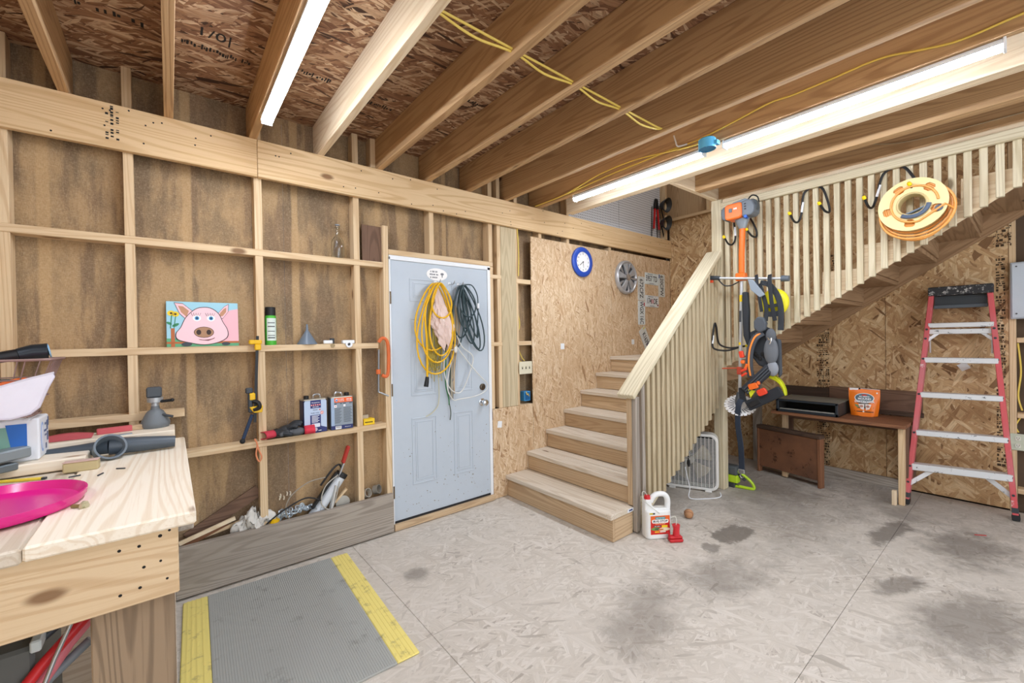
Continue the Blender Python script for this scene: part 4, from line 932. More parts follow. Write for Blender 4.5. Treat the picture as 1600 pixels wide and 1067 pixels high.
glove('grey work glove with a red cuff hanging over the shelf edge', T_((.655, 3.128, Z3+.004)) @ Euler((-.02, .0, 1.42)).to_matrix().to_4x4(), plain('#585b5e', .7), plain('#d8364a', .7), 'work gloves', 0)
glove('dark glove with a red palm lying beside the stud', T_((.555, 3.155, Z3+.004)) @ Euler((0, .0, -1.25)).to_matrix().to_4x4(), plain('#2e3236', .6), plain('#c4384a', .7), 'work gloves', 0)

oc = tag(MB().tube(spline([(.405, 3.10, .88), (.418, 3.095, .84), (.410, 3.092, .78), (.425, 3.09, .735), (.44, 3.09, .76), (.425, 3.095, .81), (.415, 3.1, .86)]), .005, 6).o('orange_string', plain('#d98a62', .6), None, smooth=True), 'loop of faded orange string hanging from the lower shelf', 'string')

# ------------------------------------------------------------------ BEHIND THE KICK BOARD
gg = thing('grease_gun', 'white and black grease gun with a red grip standing behind the kick board', 'grease gun', (.85, 3.18, .3))
MB().cyl((.70, 3.185, .18), (.945, 3.185, .50), .040, n=18).o('barrel', plain('#d7dde2', .35), gg, smooth=True)
MB().cyl((.945, 3.185, .50), (.965, 3.185, .527), .043, n=18).o('end_cap', m_black, gg, smooth=True)
MB().bar((.745, 3.155, .33), (.915, 3.155, .545), .02, .03, (0, 1, 0)).o('side_channel', m_black, gg, bevel=.004)
MB().bar((.925, 3.165, .50), (.965, 3.165, .60), .014, .032, (0, 1, 0)).o('lever', m_steel, gg, bevel=.003)
MB().bar((.962, 3.165, .60), (1.005, 3.165, .72), .022, .045, (0, 1, 0)).o('grip', plain('#b8392f', .55), gg, bevel=.008)
MB().tube(spline([(.955, 3.17, .56), (.93, 3.15, .60), (.88, 3.14, .575), (.80, 3.14, .48)]), .007, 6).o('strap', m_black, gg, smooth=True)
hs = thing('loose_wire', 'loop of thin grey and black wire around the grease gun', 'wire', (.75, 3.15, .4))
MB().tube(spline([(.84, 3.14, .53), (.72, 3.14, .52), (.61, 3.14, .45), (.58, 3.14, .36), (.62, 3.15, .28), (.70, 3.16, .26)]), .004, 6).o('wire', plain('#9a9284', .5), hs, smooth=True)
MB().tube(spline([(.80, 3.13, .38), (.70, 3.13, .42), (.56, 3.13, .37), (.46, 3.14, .30), (.45, 3.15, .27), (.60, 3.15, .275)]), .005, 6).o('wire', m_black, hs, smooth=True)
MB().tube(spline([(.92, 3.14, .53), (.83, 3.13, .47), (.80, 3.13, .36), (.86, 3.13, .30), (.9, 3.14, .36), (.93, 3.145, .48)]), .004, 6).o('wire', plain('#b5b1a6', .5), hs, smooth=True)
ch = thing('steel_chain', 'heap of bright steel chain behind the kick board', 'chain', (.62, 3.17, .25))
m_chain = plain('#c9d6df', .3, .5)
for i in range(46):
    t = i/45; x = .46+.36*t; z = .285+.065*math.sin(PI*t)*RND.uniform(.3, 1.0)+.02*t; y = RND.uniform(3.155, 3.215)
    Mk = T_((x, y, z)) @ Euler((RND.uniform(0, 3), RND.uniform(0, 3), RND.uniform(0, 3))).to_matrix().to_4x4()
    MB(Mk).tube([(a, b, 0) for a, b in rrect(.024, .042, .0118, 2)], .0042, 5, True).o('link', m_chain, ch, smooth=True)
rg = thing('rag', 'crumpled greyish white rag lying over the kick board', 'rag', (.40, 3.16, .33))
def rag(u, v):
    a = 2*PI*u; s2 = .35+.65*math.sin(PI*min(v, 1))
    q = 1+.28*math.sin(5*a+7*v)+.18*math.sin(9*a-11*v)
    return (.385+.095*q*s2*math.cos(a)+.03*v, 3.165+.038*q*s2*math.sin(a), .275+.11*v*(1+.30*math.sin(3*a+2))+.016*math.sin(13*a+11*v)+.008*math.sin(23*a-17*v))
MB().surf(rag, 72, 22, True).o('cloth', plain('#d5d2ca', .85, dirt=.3), rg, smooth=True, solid=.004)
yt = tag(MB().cyl((.475, 3.15, .20), (.52, 3.15, .325), .028, n=14).o('yellow_tube', m_yellow, None), 'yellow and black tube end behind the rag', 'tube')
tag(MB().bar((.06, 3.222, .31), (.44, 3.222, .515), .075, .012, (0, 1, 0)).o('wood_lath', wood('brown', 'x')), 'dark brown lath leaning in the lowest bay beside the bench', 'lath')
for i, (p, q, m, lab) in enumerate((((.02, 3.155, .315), (.30, 3.17, .385), wood('bright', 'x'), 'pale offcut strip at the top of the scrap heap'), ((.03, 3.16, .285), (.26, 3.18, .36), wood('red', 'x'), 'reddish offcut strip in the scrap heap'), ((.03, 3.175, .30), (.33, 3.19, .345), wood('stud', 'x'), 'tan offcut strip at the back of the scrap heap'))):
    tag(MB().bar(p, q, .014, .022).o('offcut', m), lab, 'offcut', 'offcuts behind the kick board')
pv = thing('pulley', 'grey metal pulley block beside the grease gun', 'pulley', (.95, 3.16, .3))
MB(frame((.955, 3.165, .315), 'FY')).lathe([(0, 0), (.05, 0), (.05, .006), (.03, .01), (0, .01)], 22).o('wheel', plain('#aaa89f', .5, .3), pv, smooth=True)
MB().bar((.86, 3.15, .26), (.905, 3.15, .46), .015, .045, (0, 1, 0)).o('arm', plain('#cfd0cc', .45, .2), pv, bevel=.004)
MB().bar((.90, 3.165, .33), (.985, 3.165, .41), .014, .022, (0, 1, 0)).o('wedge', wood('stud', 'x'), pv)
for i, (x, z, c, lab) in enumerate(((1.135, .335, '#c8c6be', 'pale'), (1.215, .345, '#a4a39c', 'darker'))):
    t = thing('hose_clamp', lab+' curled metal strap clamp behind the end of the kick board', 'clamp', (x, 3.17, z), 'strap clamps behind the kick board')
    M_ = T_((x, 3.175, z)) @ Euler((1.2, .3+.5*i, .4)).to_matrix().to_4x4()
    MB(M_).lathe([(.030, -.02), (.034, -.02), (.034, .02), (.030, .02), (.030, -.02)], 20).o('band', plain(c, .4, .5), t, smooth=True)
    MB(M_).box(.03, .045, -.012, .012, -.012, .012).o('screw_housing', m_dgray, t, bevel=.002)
b_ = MB()
for x, z in ((.565, .452), (.585, .435), (.605, .458), (.625, .455), (.56, .44)): b_.tube([(x, 3.234, z), (x+.002, 3.222, z-.004), (x-.002, 3.218, z-.022)], .0045, 5)
tag(b_.o('insect_nests', plain('#d8ccb4', .9)), 'tiny pale mud nests stuck on the hardboard of the lowest bay', 'nests', kind='stuff')

# ------------------------------------------------------------------ MAT
mt = thing('anti_fatigue_mat', 'grey ribbed mat with yellow borders in front of the kick board', 'mat', (.46, 2.4, 0))
Mm = T_((.47, 2.45, 0)) @ Matrix.Rotation(-.045*0-.035, 4, 'Z')
def matb(x0, x1): return MB(Mm).box(x0, x1, -.60, .585, .0006, .011)
w_ = NT('mat_grey'); v = w_.obj(False)
m_mat = w_.done(w_.mix(w_.ss(w_.noise(v, 7, 6, .7), .55, .78), srgb('#a9aba6'), srgb('#83837c')), .85)
w_ = NT('mat_yellow'); v = w_.obj(False)
m_maty = w_.done(w_.mix(w_.ss(w_.noise(v, 14, 6, .7), .52, .72), srgb('#ecdc82'), srgb('#b3a56c')), .8)
matb(-.345, .335).o('field', m_mat, mt, bevel=.002)
matb(-.46, -.346).o('border', m_maty, mt, bevel=.004); matb(.336, .445).o('border', m_maty, mt, bevel=.004)
b_ = MB(Mm); x = -.338
while x < .33: b_.box(x, x+.0055, -.598, .583, .011, .0128); x += .0105
b_.o('rib', m_mat, mt, stuff=True)
b_ = MB(Mm)
for x in (-.44, -.42, -.40, -.375, .36, .38, .40, .42): b_.box(x, x+.006, -.598, .583, .011, .0126)
b_.o('rib', m_maty, mt, stuff=True)
# ------------------------------------------------------------------ CORDS HUNG ON THE DOOR
for i, (x, z) in enumerate(((1.735, 1.968), (1.868, 1.965), (1.955, 1.962))):
    t = thing('door_hook', ('hook under the oval door sign holding the yellow cord', 'middle of three hooks on the door', 'hook holding the dark green cord on the door')[i], 'hook', (x, 3.14, z), 'hooks on the door')
    MB(frame((x, DY-.0002, z), 'FY')).prism(rrect(.028, .022, .008), 0, .005).o('plate', m_white, t, bevel=.0015)
    MB().tube(spline([(x, 3.14, z-.004), (x, 3.095, z-.012), (x, 3.07, z-.006), (x, 3.055, z+.014)]), .0035, 6).o('prong', m_steel, t, smooth=True)
def loops(name, label, cat, mat, r, specs, extra=(), base=3.10, group=None):
    """coil of cord: every loop hangs from the hook; specs (top x, top z, bottom x, bottom z, half width, depth)"""
    t = thing(name, label, cat, (specs[0][0], base, specs[0][1]), group)
    for (tx, tz, bx, bz, hw, dy) in specs:
        cx, cz = (tx+bx)/2, (tz+bz)/2; dx, dz = bx-tx, bz-tz; L = math.hypot(dx, dz); ux, uz = dx/L, dz/L; px, pz = -uz, ux
        pts = []
        for k in range(28):
            a = 2*PI*k/28; s2 = math.cos(a); w2 = hw*math.sin(a)*(1.0+.35*math.cos(a))
            pts.append((cx-ux*L/2*-s2*-1*-1+px*w2, dy+.006*math.sin(3*a), cz-uz*L/2*-s2*-1*-1+pz*w2))
        MB().tube(pts, r, 7, True).o('cord', mat, t, smooth=True)
    return t
yc = loops('extension_cord', 'coiled yellow extension cord hanging on the door', 'cord', plain('#e8b50c', .4), .0072,
    [(1.725, 1.955, 1.690, 1.205, .165, 3.085), (1.720, 1.952, 1.700, 1.30, .135, 3.07), (1.735, 1.945, 1.735, 1.355, .10, 3.06), (1.730, 1.95, 1.745, 1.665, .085, 3.05), (1.70, 1.95, 1.665, 1.40, .15, 3.095)])
MB().tube(spline([(1.65, 3.08, 1.90), (1.60, 3.075, 1.70), (1.607, 3.07, 1.45), (1.605, 3.07, 1.19)]), .0085, 7).o('cord', plain('#e8b50c', .4), yc, smooth=True)
MB().tube([(1.605, 3.07, 1.19), (1.600, 3.07, 1.15), (1.592, 3.07, 1.11)], [.014, .018, .02], 8).o('plug', m_black, yc, smooth=True)
gc_ = plain('#33474c', .45)
gcd = loops('extension_cord', 'dark green extension cord looped on the door beside the yellow cord', 'cord', gc_, .0065,
    [(1.95, 1.945, 1.95, 1.50, .07, 3.10), (1.96, 1.95, 2.00, 1.58, .06, 3.09), (1.94, 1.945, 2.05, 1.45, .05, 3.08), (1.95, 1.95, 2.12, 1.40, .045, 3.075), (1.97, 1.945, 2.14, 1.385, .075, 3.07), (1.93, 1.94, 1.90, 1.42, .055, 3.09), (1.965, 1.95, 2.02, 1.68, .075, 3.06), (1.95, 1.945, 2.10, 1.50, .03, 3.065)])
MB().tube(spline([(1.96, 3.07, 1.95), (2.04, 3.06, 1.955), (2.095, 3.06, 1.88), (2.105, 3.06, 1.79), (2.10, 3.06, 1.65), (2.09, 3.065, 1.50)]), .005, 7).o('cord', gc_, gcd, smooth=True)
MB().cyl((2.106, 3.06, 1.80), (2.105, 3.06, 1.755), .012, n=10).o('plug', m_white, gcd, bevel=.002)
tw = loops('twine_hank', 'hank of olive twine hanging behind the yellow cord', 'twine', plain('#b3a14d', .8), .0035,
    [(1.67+.012*(k % 4), 1.83-.02*(k % 3), 1.655+.02*(k % 5), 1.23+.035*(k % 4), .022+.007*(k % 5), 3.118+.003*(k % 5)) for k in range(16)])
for k in range(7): MB().tube(spline([(1.64+.022*k, 3.12, 1.45), (1.63+.025*k+.01*math.sin(k), 3.12, 1.32), (1.645+.024*k, 3.118, 1.20-.03*(k % 3))]), .003, 5).o('strand', plain('#b3a14d', .8), tw)
MB().tube(spline([(1.72, 3.11, 1.25), (1.74, 3.125, 1.1), (1.735, 3.13, .95), (1.68, 3.13, .885), (1.62, 3.132, .858)]), .003, 5).o('strand', plain('#cfc79a', .8), tw)
bgp = thing('plastic_bag', 'crumpled pale pink plastic bag knotted inside the yellow coil', 'bag', (1.76, 3.08, 1.6))
def bagf(u, v):
    a = 2*PI*u; z = 1.92-.50*v
    if v < .40: r = .012+.040*v/.40
    elif v < .86: r = .058+.022*math.sin(PI*(v-.40)/.46)
    else: r = .058-.040*(v-.86)/.14
    q = 1+.17*math.sin(5*a+9*v)+.13*math.sin(8*a-17*v)+.10*math.sin(13*a+27*v)+.06*math.sin(21*a-35*v)
    return (1.715+.085*v+r*q*math.cos(a)*1.1, 3.09+.5*r*q*math.sin(a), z-.03*math.sin(3*a+4*v)*v)
MB().surf(bagf, 54, 34, True).o('film', plain('#e2cac0', .28, dirt=.12), bgp)
wc = thing('white_cord', 'thin white cord hanging in wide loops down to the deadbolt', 'cord', (1.95, 3.1, 1.3))
mw = plain('#dcdcd6', .5)
MB().tube(spline([(1.90, 3.09, 1.52), (1.95, 3.08, 1.42), (2.06, 3.085, 1.33), (2.02, 3.09, 1.18), (1.94, 3.09, 1.04), (1.86, 3.09, 1.045), (1.80, 3.09, 1.12), (1.77, 3.09, 1.26), (1.80, 3.085, 1.38), (1.86, 3.08, 1.40)]), .0045, 6).o('cord', mw, wc, smooth=True)
MB().tube(spline([(1.88, 3.08, 1.44), (1.96, 3.075, 1.34), (2.05, 3.08, 1.24), (2.15, 3.085, 1.14), (2.215, 3.09, 1.08), (2.19, 3.09, 1.02), (2.08, 3.09, .985), (1.92, 3.09, .975), (1.85, 3.09, .98), (1.80, 3.09, 1.10), (1.84, 3.09, 1.30)]), .0045, 6).o('cord', mw, wc, smooth=True)
MB().ball((1.875, 3.07, 1.40), .016, .012, .028).o('plug', mw, wc, smooth=True)
gs = thing('green_cord', 'thin green cord hanging straight down behind the white cord', 'cord', (1.81, 3.12, 1.3))
MB().tube(spline([(1.80, 3.11, 1.45), (1.805, 3.115, 1.30), (1.800, 3.12, 1.12), (1.83, 3.12, .98), (1.835, 3.125, .93)]), .005, 6).o('cord', plain('#3e7a4f', .6), gs, smooth=True)
MB().tube(spline([(1.84, 3.11, 1.40), (1.85, 3.115, 1.2), (1.83, 3.12, 1.0), (1.85, 3.125, .87), (1.845, 3.13, .80)]), .004, 6).o('cord', plain('#4f5a4a', .6), gs, smooth=True)
fr = thing('rope_bundle', 'bundle of grey and tan rope ends behind the green cord', 'rope', (1.88, 3.115, 1.5))
for k in range(9):
    MB().tube(spline([(1.84+.012*k, 3.12, 1.90-.02*k), (1.87+.010*k, 3.122, 1.6), (1.86+.012*(k % 5), 3.125, 1.42-.02*k), (1.86+.015*(k % 3), 3.128, 1.10-.04*(k % 4))]), .0055, 6).o('strand', plain(('#b6ad9a', '#8f8b83', '#c2a987')[k % 3], .8), fr, smooth=True)

# ------------------------------------------------------------------ CLOCK, HUBCAP, PLATES ON THE OSB
ck = thing('wall_clock', 'round wall clock with a wide cobalt blue rim', 'clock', (3.545, O, 2.315))
CM = frame((3.545, O-.001, 2.315), 'FY')
MB(CM).lathe([(0, 0), (.158, 0), (.165, .008), (.163, .022), (.148, .034), (.112, .034), (.110, .026)], 48).o('rim', plain('#2b50b4', .35), ck, smooth=True)
MB(CM).lathe([(0, .022), (.111, .022), (.111, .024), (0, .024)], 40).o('dial', plain('#f3f4f4', .5, dirt=.03), ck)
for h in range(12):
    a = PI/2-2*PI*(h+1)/12; text(str(h+1), .026, CM @ T_((.088*math.cos(a), .088*math.sin(a), .0246)), m_ink, ck, 'numeral')
MB(CM).bar((0, 0, .027), (-.055, -.040, .027), .006, .001, (0, 0, 1)).o('hour_hand', m_ink, ck)
MB(CM).bar((0, 0, .029), (.004, -.065, .029), .0035, .001, (0, 0, 1)).o('minute_hand', m_ink, ck)
MB(CM).lathe([(0, .024), (.006, .024), (.006, .031), (0, .031)], 12).o('hand_hub', m_ink, ck)

hc = thing('hubcap', 'silver five spoke plastic hubcap hung on the OSB wall', 'hubcap', (4.34, O, 2.207))
HM = frame((4.34, O-.001, 2.207), 'FY', .18)
m_hub = plain('#b9babc', .3, .4, .25); 
MB(HM).lathe([(.205, .0), (.207, .012), (.200, .034), (.186, .044), (.172, .036), (.165, .018), (.165, .012)], 48).o('rim', m_hub, hc, smooth=True)
MB(HM).lathe([(0, .004), (.168, .004), (.168, .010), (.10, .014), (0, .014)], 40).o('dish', plain('#4e5155', .35, .4, .3), hc, smooth=True)
MB(HM).lathe([(.046, .012), (.044, .046), (.030, .054), (0, .056)], 24).o('centre_cap', plain('#c9cbcd', .2, .8), hc, smooth=True)
for k in range(5):
    a = 2*PI*k/5+.3; Q = HM @ Matrix.Rotation(a, 4, 'Z')
    b_ = MB(Q); w0, w1 = .016, .046
    b_.add([(.03,-w0,.016),(.03,w0,.016),(.175,w1,.016),(.175,-w1,.016),(.03,-w0,.044),(.03,w0,.050),(.10,.026,.046),(.175,w1,.030),(.175,-w1,.034),(.10,-.026,.040)],
           [(0,1,2,3),(4,9,6,5),(9,8,7,6),(0,4,5,1),(2,7,8,3),(1,5,6,7,2),(3,8,9,4,0)])
    b_.o('spoke', plain('#a9aaab', .4, .2, .2), hc, bevel=.003)
    MB(Q).tube([(.06, .055, .02), (.14, .115, .024)], [.010, .022], 8).o('spoke_rib', plain('#b9bbbd', .25, .6), hc, smooth=True)

def plate(label, x, z, spin, W_, H_, txt, size, bg, ink, stickers=(), state=None, sx=1.0):
    t = thing('license_plate', label, 'license plate', (x, O, z), 'licence plates on the OSB wall')
    F_ = frame((x, O-.0008, z), 'FY', spin)
    MB(F_).prism(rrect(W_, H_, .012), 0, .0025).o('plate', plain(bg, .4, dirt=.15), t, bevel=.001)
    rim = MB(F_); rim.tube([(a, b, .003) for a, b in rrect(W_-.008, H_-.008, .010)], .002, 5, True); rim.o('rim', plain(bg, .4, dirt=.25), t)
    text(txt, size, F_ @ T_((0, 0, .003)), plain(ink, .5), t, sx=sx, wt=.0012)
    if state:
        smallprint(F_ @ T_((0, 0, .0027)), -.03, H_/2-.019, .12, .012, plain('#51596a', .5), t)
        b_ = MB(F_); b_.box(-.055, .055, -H_/2+.010, -H_/2+.022, .0028, .0032); b_.o('caption', plain('#9aa2a6', .6), t)
    for (sx_, sy_, w_2, h_2, c) in stickers:
        MB(F_).prism(rrect(w_2, h_2, .003, cx=sx_, cy=sy_), .0028, .0036).o('sticker', plain(c, .5), t)
    for a in (-.08, .08):
        for b2 in (-H_/2+.013, H_/2-.013): MB(F_).prism(ell(a, b2, .004, .003, 8), .0028, .0034).o('slot', m_dgray, t)
plate('license plate reading 5957 TD at the top of the group', 4.907, 2.232, -.02, .305, .152, '5957 TD', .100, '#dbe5e4', '#23242a', (), ('GEORGIA',), .72)
plate('upright license plate reading 672 CPZ beside the hubcap', 4.672, 2.095, -PI/2, .305, .152, '672CPZ', .104, '#d5d9d5', '#26282c', ((0, -.055, .10, .012, '#b9b4b0'),), None, .70)
plate('upright license plate reading 620 CPW at the right of the group', 5.142, 2.160, -PI/2, .305, .152, '620CPW', .104, '#d5dad6', '#26282c', ((-.12, -.058, .05, .026, '#2b4f8f'),), None, .70)
plate('license plate reading 174 ADE below the square gap', 4.912, 1.940, -.02, .305, .152, '174ADE', .100, '#dfe5e6', '#25262c', ((.132, -.045, .026, .022, '#8e1f36'), (.01, .0, .06, .05, '#d2a9ae')), ('GEORGIA',), .72)
plate('upright license plate reading WGX 16C under the 672 plate', 4.672, 1.785, -PI/2, .305, .152, 'WGX 16C', .104, '#dbe3e2', '#26282c', ((-.11, .058, .045, .022, '#a52a3c'),), None, .62)
plate('tilted license plate reading K1639 hanging lowest by the handrail', 4.748, 1.455, -1.02, .305, .152, 'K1639', .098, '#d3d6d2', '#26282c', ((.105, .0, .055, .06, '#5d5570'), (-.135, .045, .03, .05, '#d8d08a')), None, .66)

# ------------------------------------------------------------------ HOOKS, REEL, BRUSH CUTTER AND HARNESS ON THE UPPER RAILING
m_tip = plain('#f2d512', .5)
def jhook(label, pts1, pts2, top):
    t = thing('storage_hook', label, 'hook', top, 'black storage hooks with yellow tips')
    MB().tube(spline(top if False else pts1, 6), .0085, 8).o('arm', m_black, t, smooth=True)
    MB().tube(spline(pts2, 6), .0085, 8).o('arm', m_black, t, smooth=True)
    for p in (pts1, pts2):
        a, b = Vector(p[-2]), Vector(p[-1]); d = (b-a).normalized(); MB().tube([b-d*.004, b+d*.012, b+d*.02], [.012, .0125, .008], 10).o('tip', m_tip, t, smooth=True)
    c, d = Vector(pts1[1]), Vector(pts1[2]); MB().tube([c.lerp(d, .45), c.lerp(d, .95)], .0092, 8).o('label_sleeve', m_white, t, smooth=True)
    return t
def hk(y0, y1, yt, zt, dy=0):
    l = [(4.122, yt+.0, zt), (4.115, yt+.085, zt-.035), (4.112, y0-.01, zt-.20), (4.10, y0+.010, zt-.265), (4.04, y0+.022, zt-.27), (3.985, y0+.035, zt-.215)]
    r = [(4.122, yt+.0, zt), (4.115, yt-.045, zt-.04), (4.112, y1-.0, zt-.16), (4.10, y1-.01, zt-.235), (4.04, y1+.005, zt-.235), (3.985, y1+.025, zt-.185)]
    return l, r
l, r = hk(1.215, 1.02, 1.10, 2.69); jhook('empty storage hook on the upper railing, left of the cord reel', l, r, (4.12, 1.10, 2.69))
l, r = hk(.735, .50, .60, 2.69); jhook('storage hook that holds the cord reel on the upper railing', l, r, (4.12, .60, 2.69))
l, r = hk(1.745, 1.56, 1.66, 2.60); jhook('storage hook that holds the brush cutter engine', l, r, (4.12, 1.66, 2.6))
lw = [(3.96, 1.862, 1.60), (3.93, 1.862, 1.55), (3.895, 1.86, 1.40), (3.90, 1.83, 1.355), (3.95, 1.75, 1.345), (4.0, 1.66, 1.375)]
rw = [(3.96, 1.862, 1.60), (3.985, 1.862, 1.55), (4.01, 1.86, 1.43), (4.02, 1.83, 1.385), (4.04, 1.75, 1.365), (4.05, 1.63, 1.385)]
jhook('storage hook screwed to the lower railing below the corner post', lw, rw, (3.95, 1.86, 1.6))

re = thing('cord_reel', 'cream plastic cord reel with an orange extension cord on the railing hook', 'cord reel', (4.05, .52, 2.37))
RM = frame((4.075, .515, 2.365), 'FX', .35, -.04)
m_cream = plain('#f0dc9c', .4, dirt=.12)
def disc(z):
    """flange with a round bore and five round windows, built as a ring of strips"""
    b = MB(RM); N = 60; ri, ro = .078, .180; hs = [(.130*math.cos(2*PI*k/5+.5), .130*math.sin(2*PI*k/5+.5)) for k in range(5)]
    # inner ring, outer ring and the webs between windows
    def arc(r0, r1, a0, a1, n):
        for i in range(n):
            t0, t1 = a0+(a1-a0)*i/n, a0+(a1-a0)*(i+1)/n
            q = [(r0*math.cos(t0), r0*math.sin(t0)), (r1*math.cos(t0), r1*math.sin(t0)), (r1*math.cos(t1), r1*math.sin(t1)), (r0*math.cos(t1), r0*math.sin(t1))]
            b.prism(q, z, z+.006)
    arc(ri, .104, 0, 2*PI, N); arc(.156, ro, 0, 2*PI, N)
    for k in range(5): arc(.104, .156, 2*PI*k/5+.5+.20, 2*PI*(k+1)/5+.5-.20, 9)
    # rounded shoulders of the windows
    for k in range(5):
        c = 2*PI*k/5+.5
        for s1 in (-1, 1):
            for rr, r2 in ((.104, .112), (.148, .156)):
                for j in range(3):
                    a0, a1 = c+s1*(.20-.025*j), c+s1*(.20-.025*(j+1)); f = 1-j/3
                    r0, r1 = (.104, .104+.010*f) if rr < .13 else (.156-.010*f, .156)
                    lo, hi = min(a0, a1), max(a0, a1)
                    b.prism([(r0*math.cos(lo), r0*math.sin(lo)), (r1*math.cos(lo), r1*math.sin(lo)), (r1*math.cos(hi), r1*math.sin(hi)), (r0*math.cos(hi), r0*math.sin(hi))], z, z+.006)
    return b
disc(.075).o('flange', m_cream, re); disc(-.002).o('flange', m_cream, re)
MB(RM).lathe([(.070, 0), (.082, 0), (.082, .092), (.076, .098), (.070, .092), (.070, 0)], 40).o('hub', plain('#e0cd96', .45), re, smooth=True)
gp = [(.085*math.cos(a), .085*math.sin(a)) for a in [PI+.25+.35+(PI-1.1)*i/12 for i in range(13)]]
MB(RM).tube([(a*1.02, b*1.02, .092) for a, b in gp], .014, 8).o('grip', plain('#5a6a80', .4), re, smooth=True)
MB(RM).box(-.062, .062, -.052, -.040, .03, .075).o('handle_bar', plain('#6d7e92', .4), re, bevel=.004)
MB(RM @ T_((.105, -.098, .081))).lathe([(.020, 0), (.021, .006), (.012, .007), (0, .003)], 18).o('knob_socket', plain('#4b5560', .4), re, smooth=True)
m_oc = plain('#eda550', .4)
for k in range(5):
    b_ = MB(RM); q = .090+.015*k
    b_.tube([(q*math.cos(2*PI*j/30), q*math.sin(2*PI*j/30), .012+.0125*((k*2) % 5)) for j in range(30)], .0075, 6, True); b_.o('cord', m_oc, re, smooth=True)
for k in range(3):
    b_ = MB(RM); b_.tube([((.170+.01*k)*math.cos(2*PI*j/40), (.170+.008*k)*math.sin(2*PI*j/40)-.016-.018*k, .02+.022*k) for j in range(40)], .0075, 6, True); b_.o('cord', m_oc, re, smooth=True)
for k in range(6):
    b_ = MB(RM); q = .094+.0115*k; b_.tube([(q*math.cos(2*PI*j/36), q*math.sin(2*PI*j/36), .064) for j in range(36)], .006, 6, True); b_.o('cord', m_oc, re, smooth=True)
b_ = MB(RM); b_.tube([(.118*math.cos(2*PI*j/40)+.01, .125*math.sin(2*PI*j/40)-.004, .088) for j in range(-2, 30)]+[(.14, -.09, .087), (.165, -.14, .06)], .007, 6); b_.o('cord', m_oc, re, smooth=True)
b_ = MB(RM); b_.tube(spline([(-.175, -.05, .03), (-.15, -.16, .03), (-.06, -.235, .03), (.05, -.225, .03), (.15, -.14, .03)]), .0075, 6); b_.o('cord', m_oc, re, smooth=True)
MB().box(4.05, 4.10, .318, .345, 2.30, 2.345).o('plug', m_black, re, bevel=.005)

bcut = thing('brush_cutter', 'orange and grey petrol brush cutter hung upside down by its engine on the railing', 'brush cutter', (4.0, 1.63, 1.7))
m_ho = plain('#f0701f', .38); m_hg = plain('#6c747b', .42)
EX = 4.01
b_ = MB(frame((EX-.07, 1.618, 2.575), 'FX', .02))
b_.prism(rrect(.148, .138, .03, cx=-.032), -.06, .075); b_.o('engine_shroud', m_ho, bcut, bevel=.012, seg=2)
MB(frame((EX-.07, 1.618, 2.575), 'FX', .02)).prism([(-.098, -.062), (-.098, .062), (-.122, .056), (-.138, .038), (-.143, 0), (-.136, -.045), (-.118, -.064)], -.055, .065).o('fuel_tank', plain('#525b63', .4), bcut, bevel=.010, seg=2)
MB(frame((EX-.07, 1.618, 2.575), 'FX', .02)).prism([(.036, -.064), (.036, .068), (.09, .078), (.125, .058), (.142, .012), (.136, -.04), (.112, -.064)], -.06, .07).o('starter_cover', plain('#666e76', .42), bcut, bevel=.012, seg=2)
MB(frame((EX-.07, 1.618, 2.575), 'FX', .02)).prism(ell(.108, .02, .045, .058, 20), -.02, .04).o('muffler_cover', plain('#4b5257', .45), bcut, bevel=.006)
for i in range(3): MB(frame((EX-.07, 1.618, 2.575), 'FX', .02)).box(.06, .075, -.01+.022*i, .0+.022*i, .07, .073).o('vent', m_black, bcut)
MB(frame((EX-.07, 1.618, 2.575), 'FX', .02)).prism([(-.07, .068), (-.05, .09), (.05, .10), (.08, .085), (.09, .07)], -.03, .03).o('air_filter', plain('#7b8c99', .4), bcut, bevel=.006)
MB(frame((EX-.147, 1.618, 2.578), 'FX', .02)).prism(rrect(.026, .034, .004, cx=-.052, cy=.006), 0, .004).o('primer', plain('#566069', .4), bcut)
smallprint(frame((EX-.1455, 1.628, 2.592), 'FX', .02), 0, 0, .034, .016, m_white, bcut)
MB().tube(spline([(EX-.04, 1.57, 2.67), (EX-.05, 1.53, 2.70), (EX-.04, 1.49, 2.68), (EX-.03, 1.48, 2.63)]), .006, 6).o('spark_lead', m_black, bcut, smooth=True)
MB().cyl((EX-.07, 1.565, 2.51), (EX-.155, 1.545, 2.505), .013, n=10).o('blue_cap', plain('#2361c4', .4), bcut, bevel=.002)
MB().cyl((EX-.05, 1.612, 2.515), (EX-.05, 1.610, 2.425), .062, .026, n=18).o('clutch_housing', plain('#8b939a', .4, .3), bcut, smooth=True)
MB().tube([(EX-.05, 1.610, 2.43), (EX-.05, 1.620, 2.2), (EX-.05, 1.622, 2.02)], .024, 12).o('shaft_sleeve', m_ho, bcut, smooth=True)
MB().tube([(EX-.05, 1.622, 2.02), (EX-.05, 1.635, 1.5), (EX-.05, 1.652, .95)], .0145, 12).o('shaft', m_alu, bcut, smooth=True)
for z0, z1, c in ((1.84, 1.78, '#f1cf22'), (1.70, 1.60, '#4d5054'), (1.42, 1.395, '#f1cf22')):
    MB().cyl((EX-.05, 1.622+(2.02-z0)*.028, z0), (EX-.05, 1.622+(2.02-z1)*.028, z1), .0152, n=12).o('shaft_label', plain(c, .5), bcut)
MB().box(EX-.085, EX-.015, 1.585, 1.665, 1.965, 2.035).o('handle_clamp', m_ho, bcut, bevel=.008)
MB().tube([(EX-.075, 1.90, 2.022), (EX-.085, 1.62, 1.985), (EX-.075, 1.29, 1.945)], .0115, 10).o('handlebar', m_alu, bcut, smooth=True)
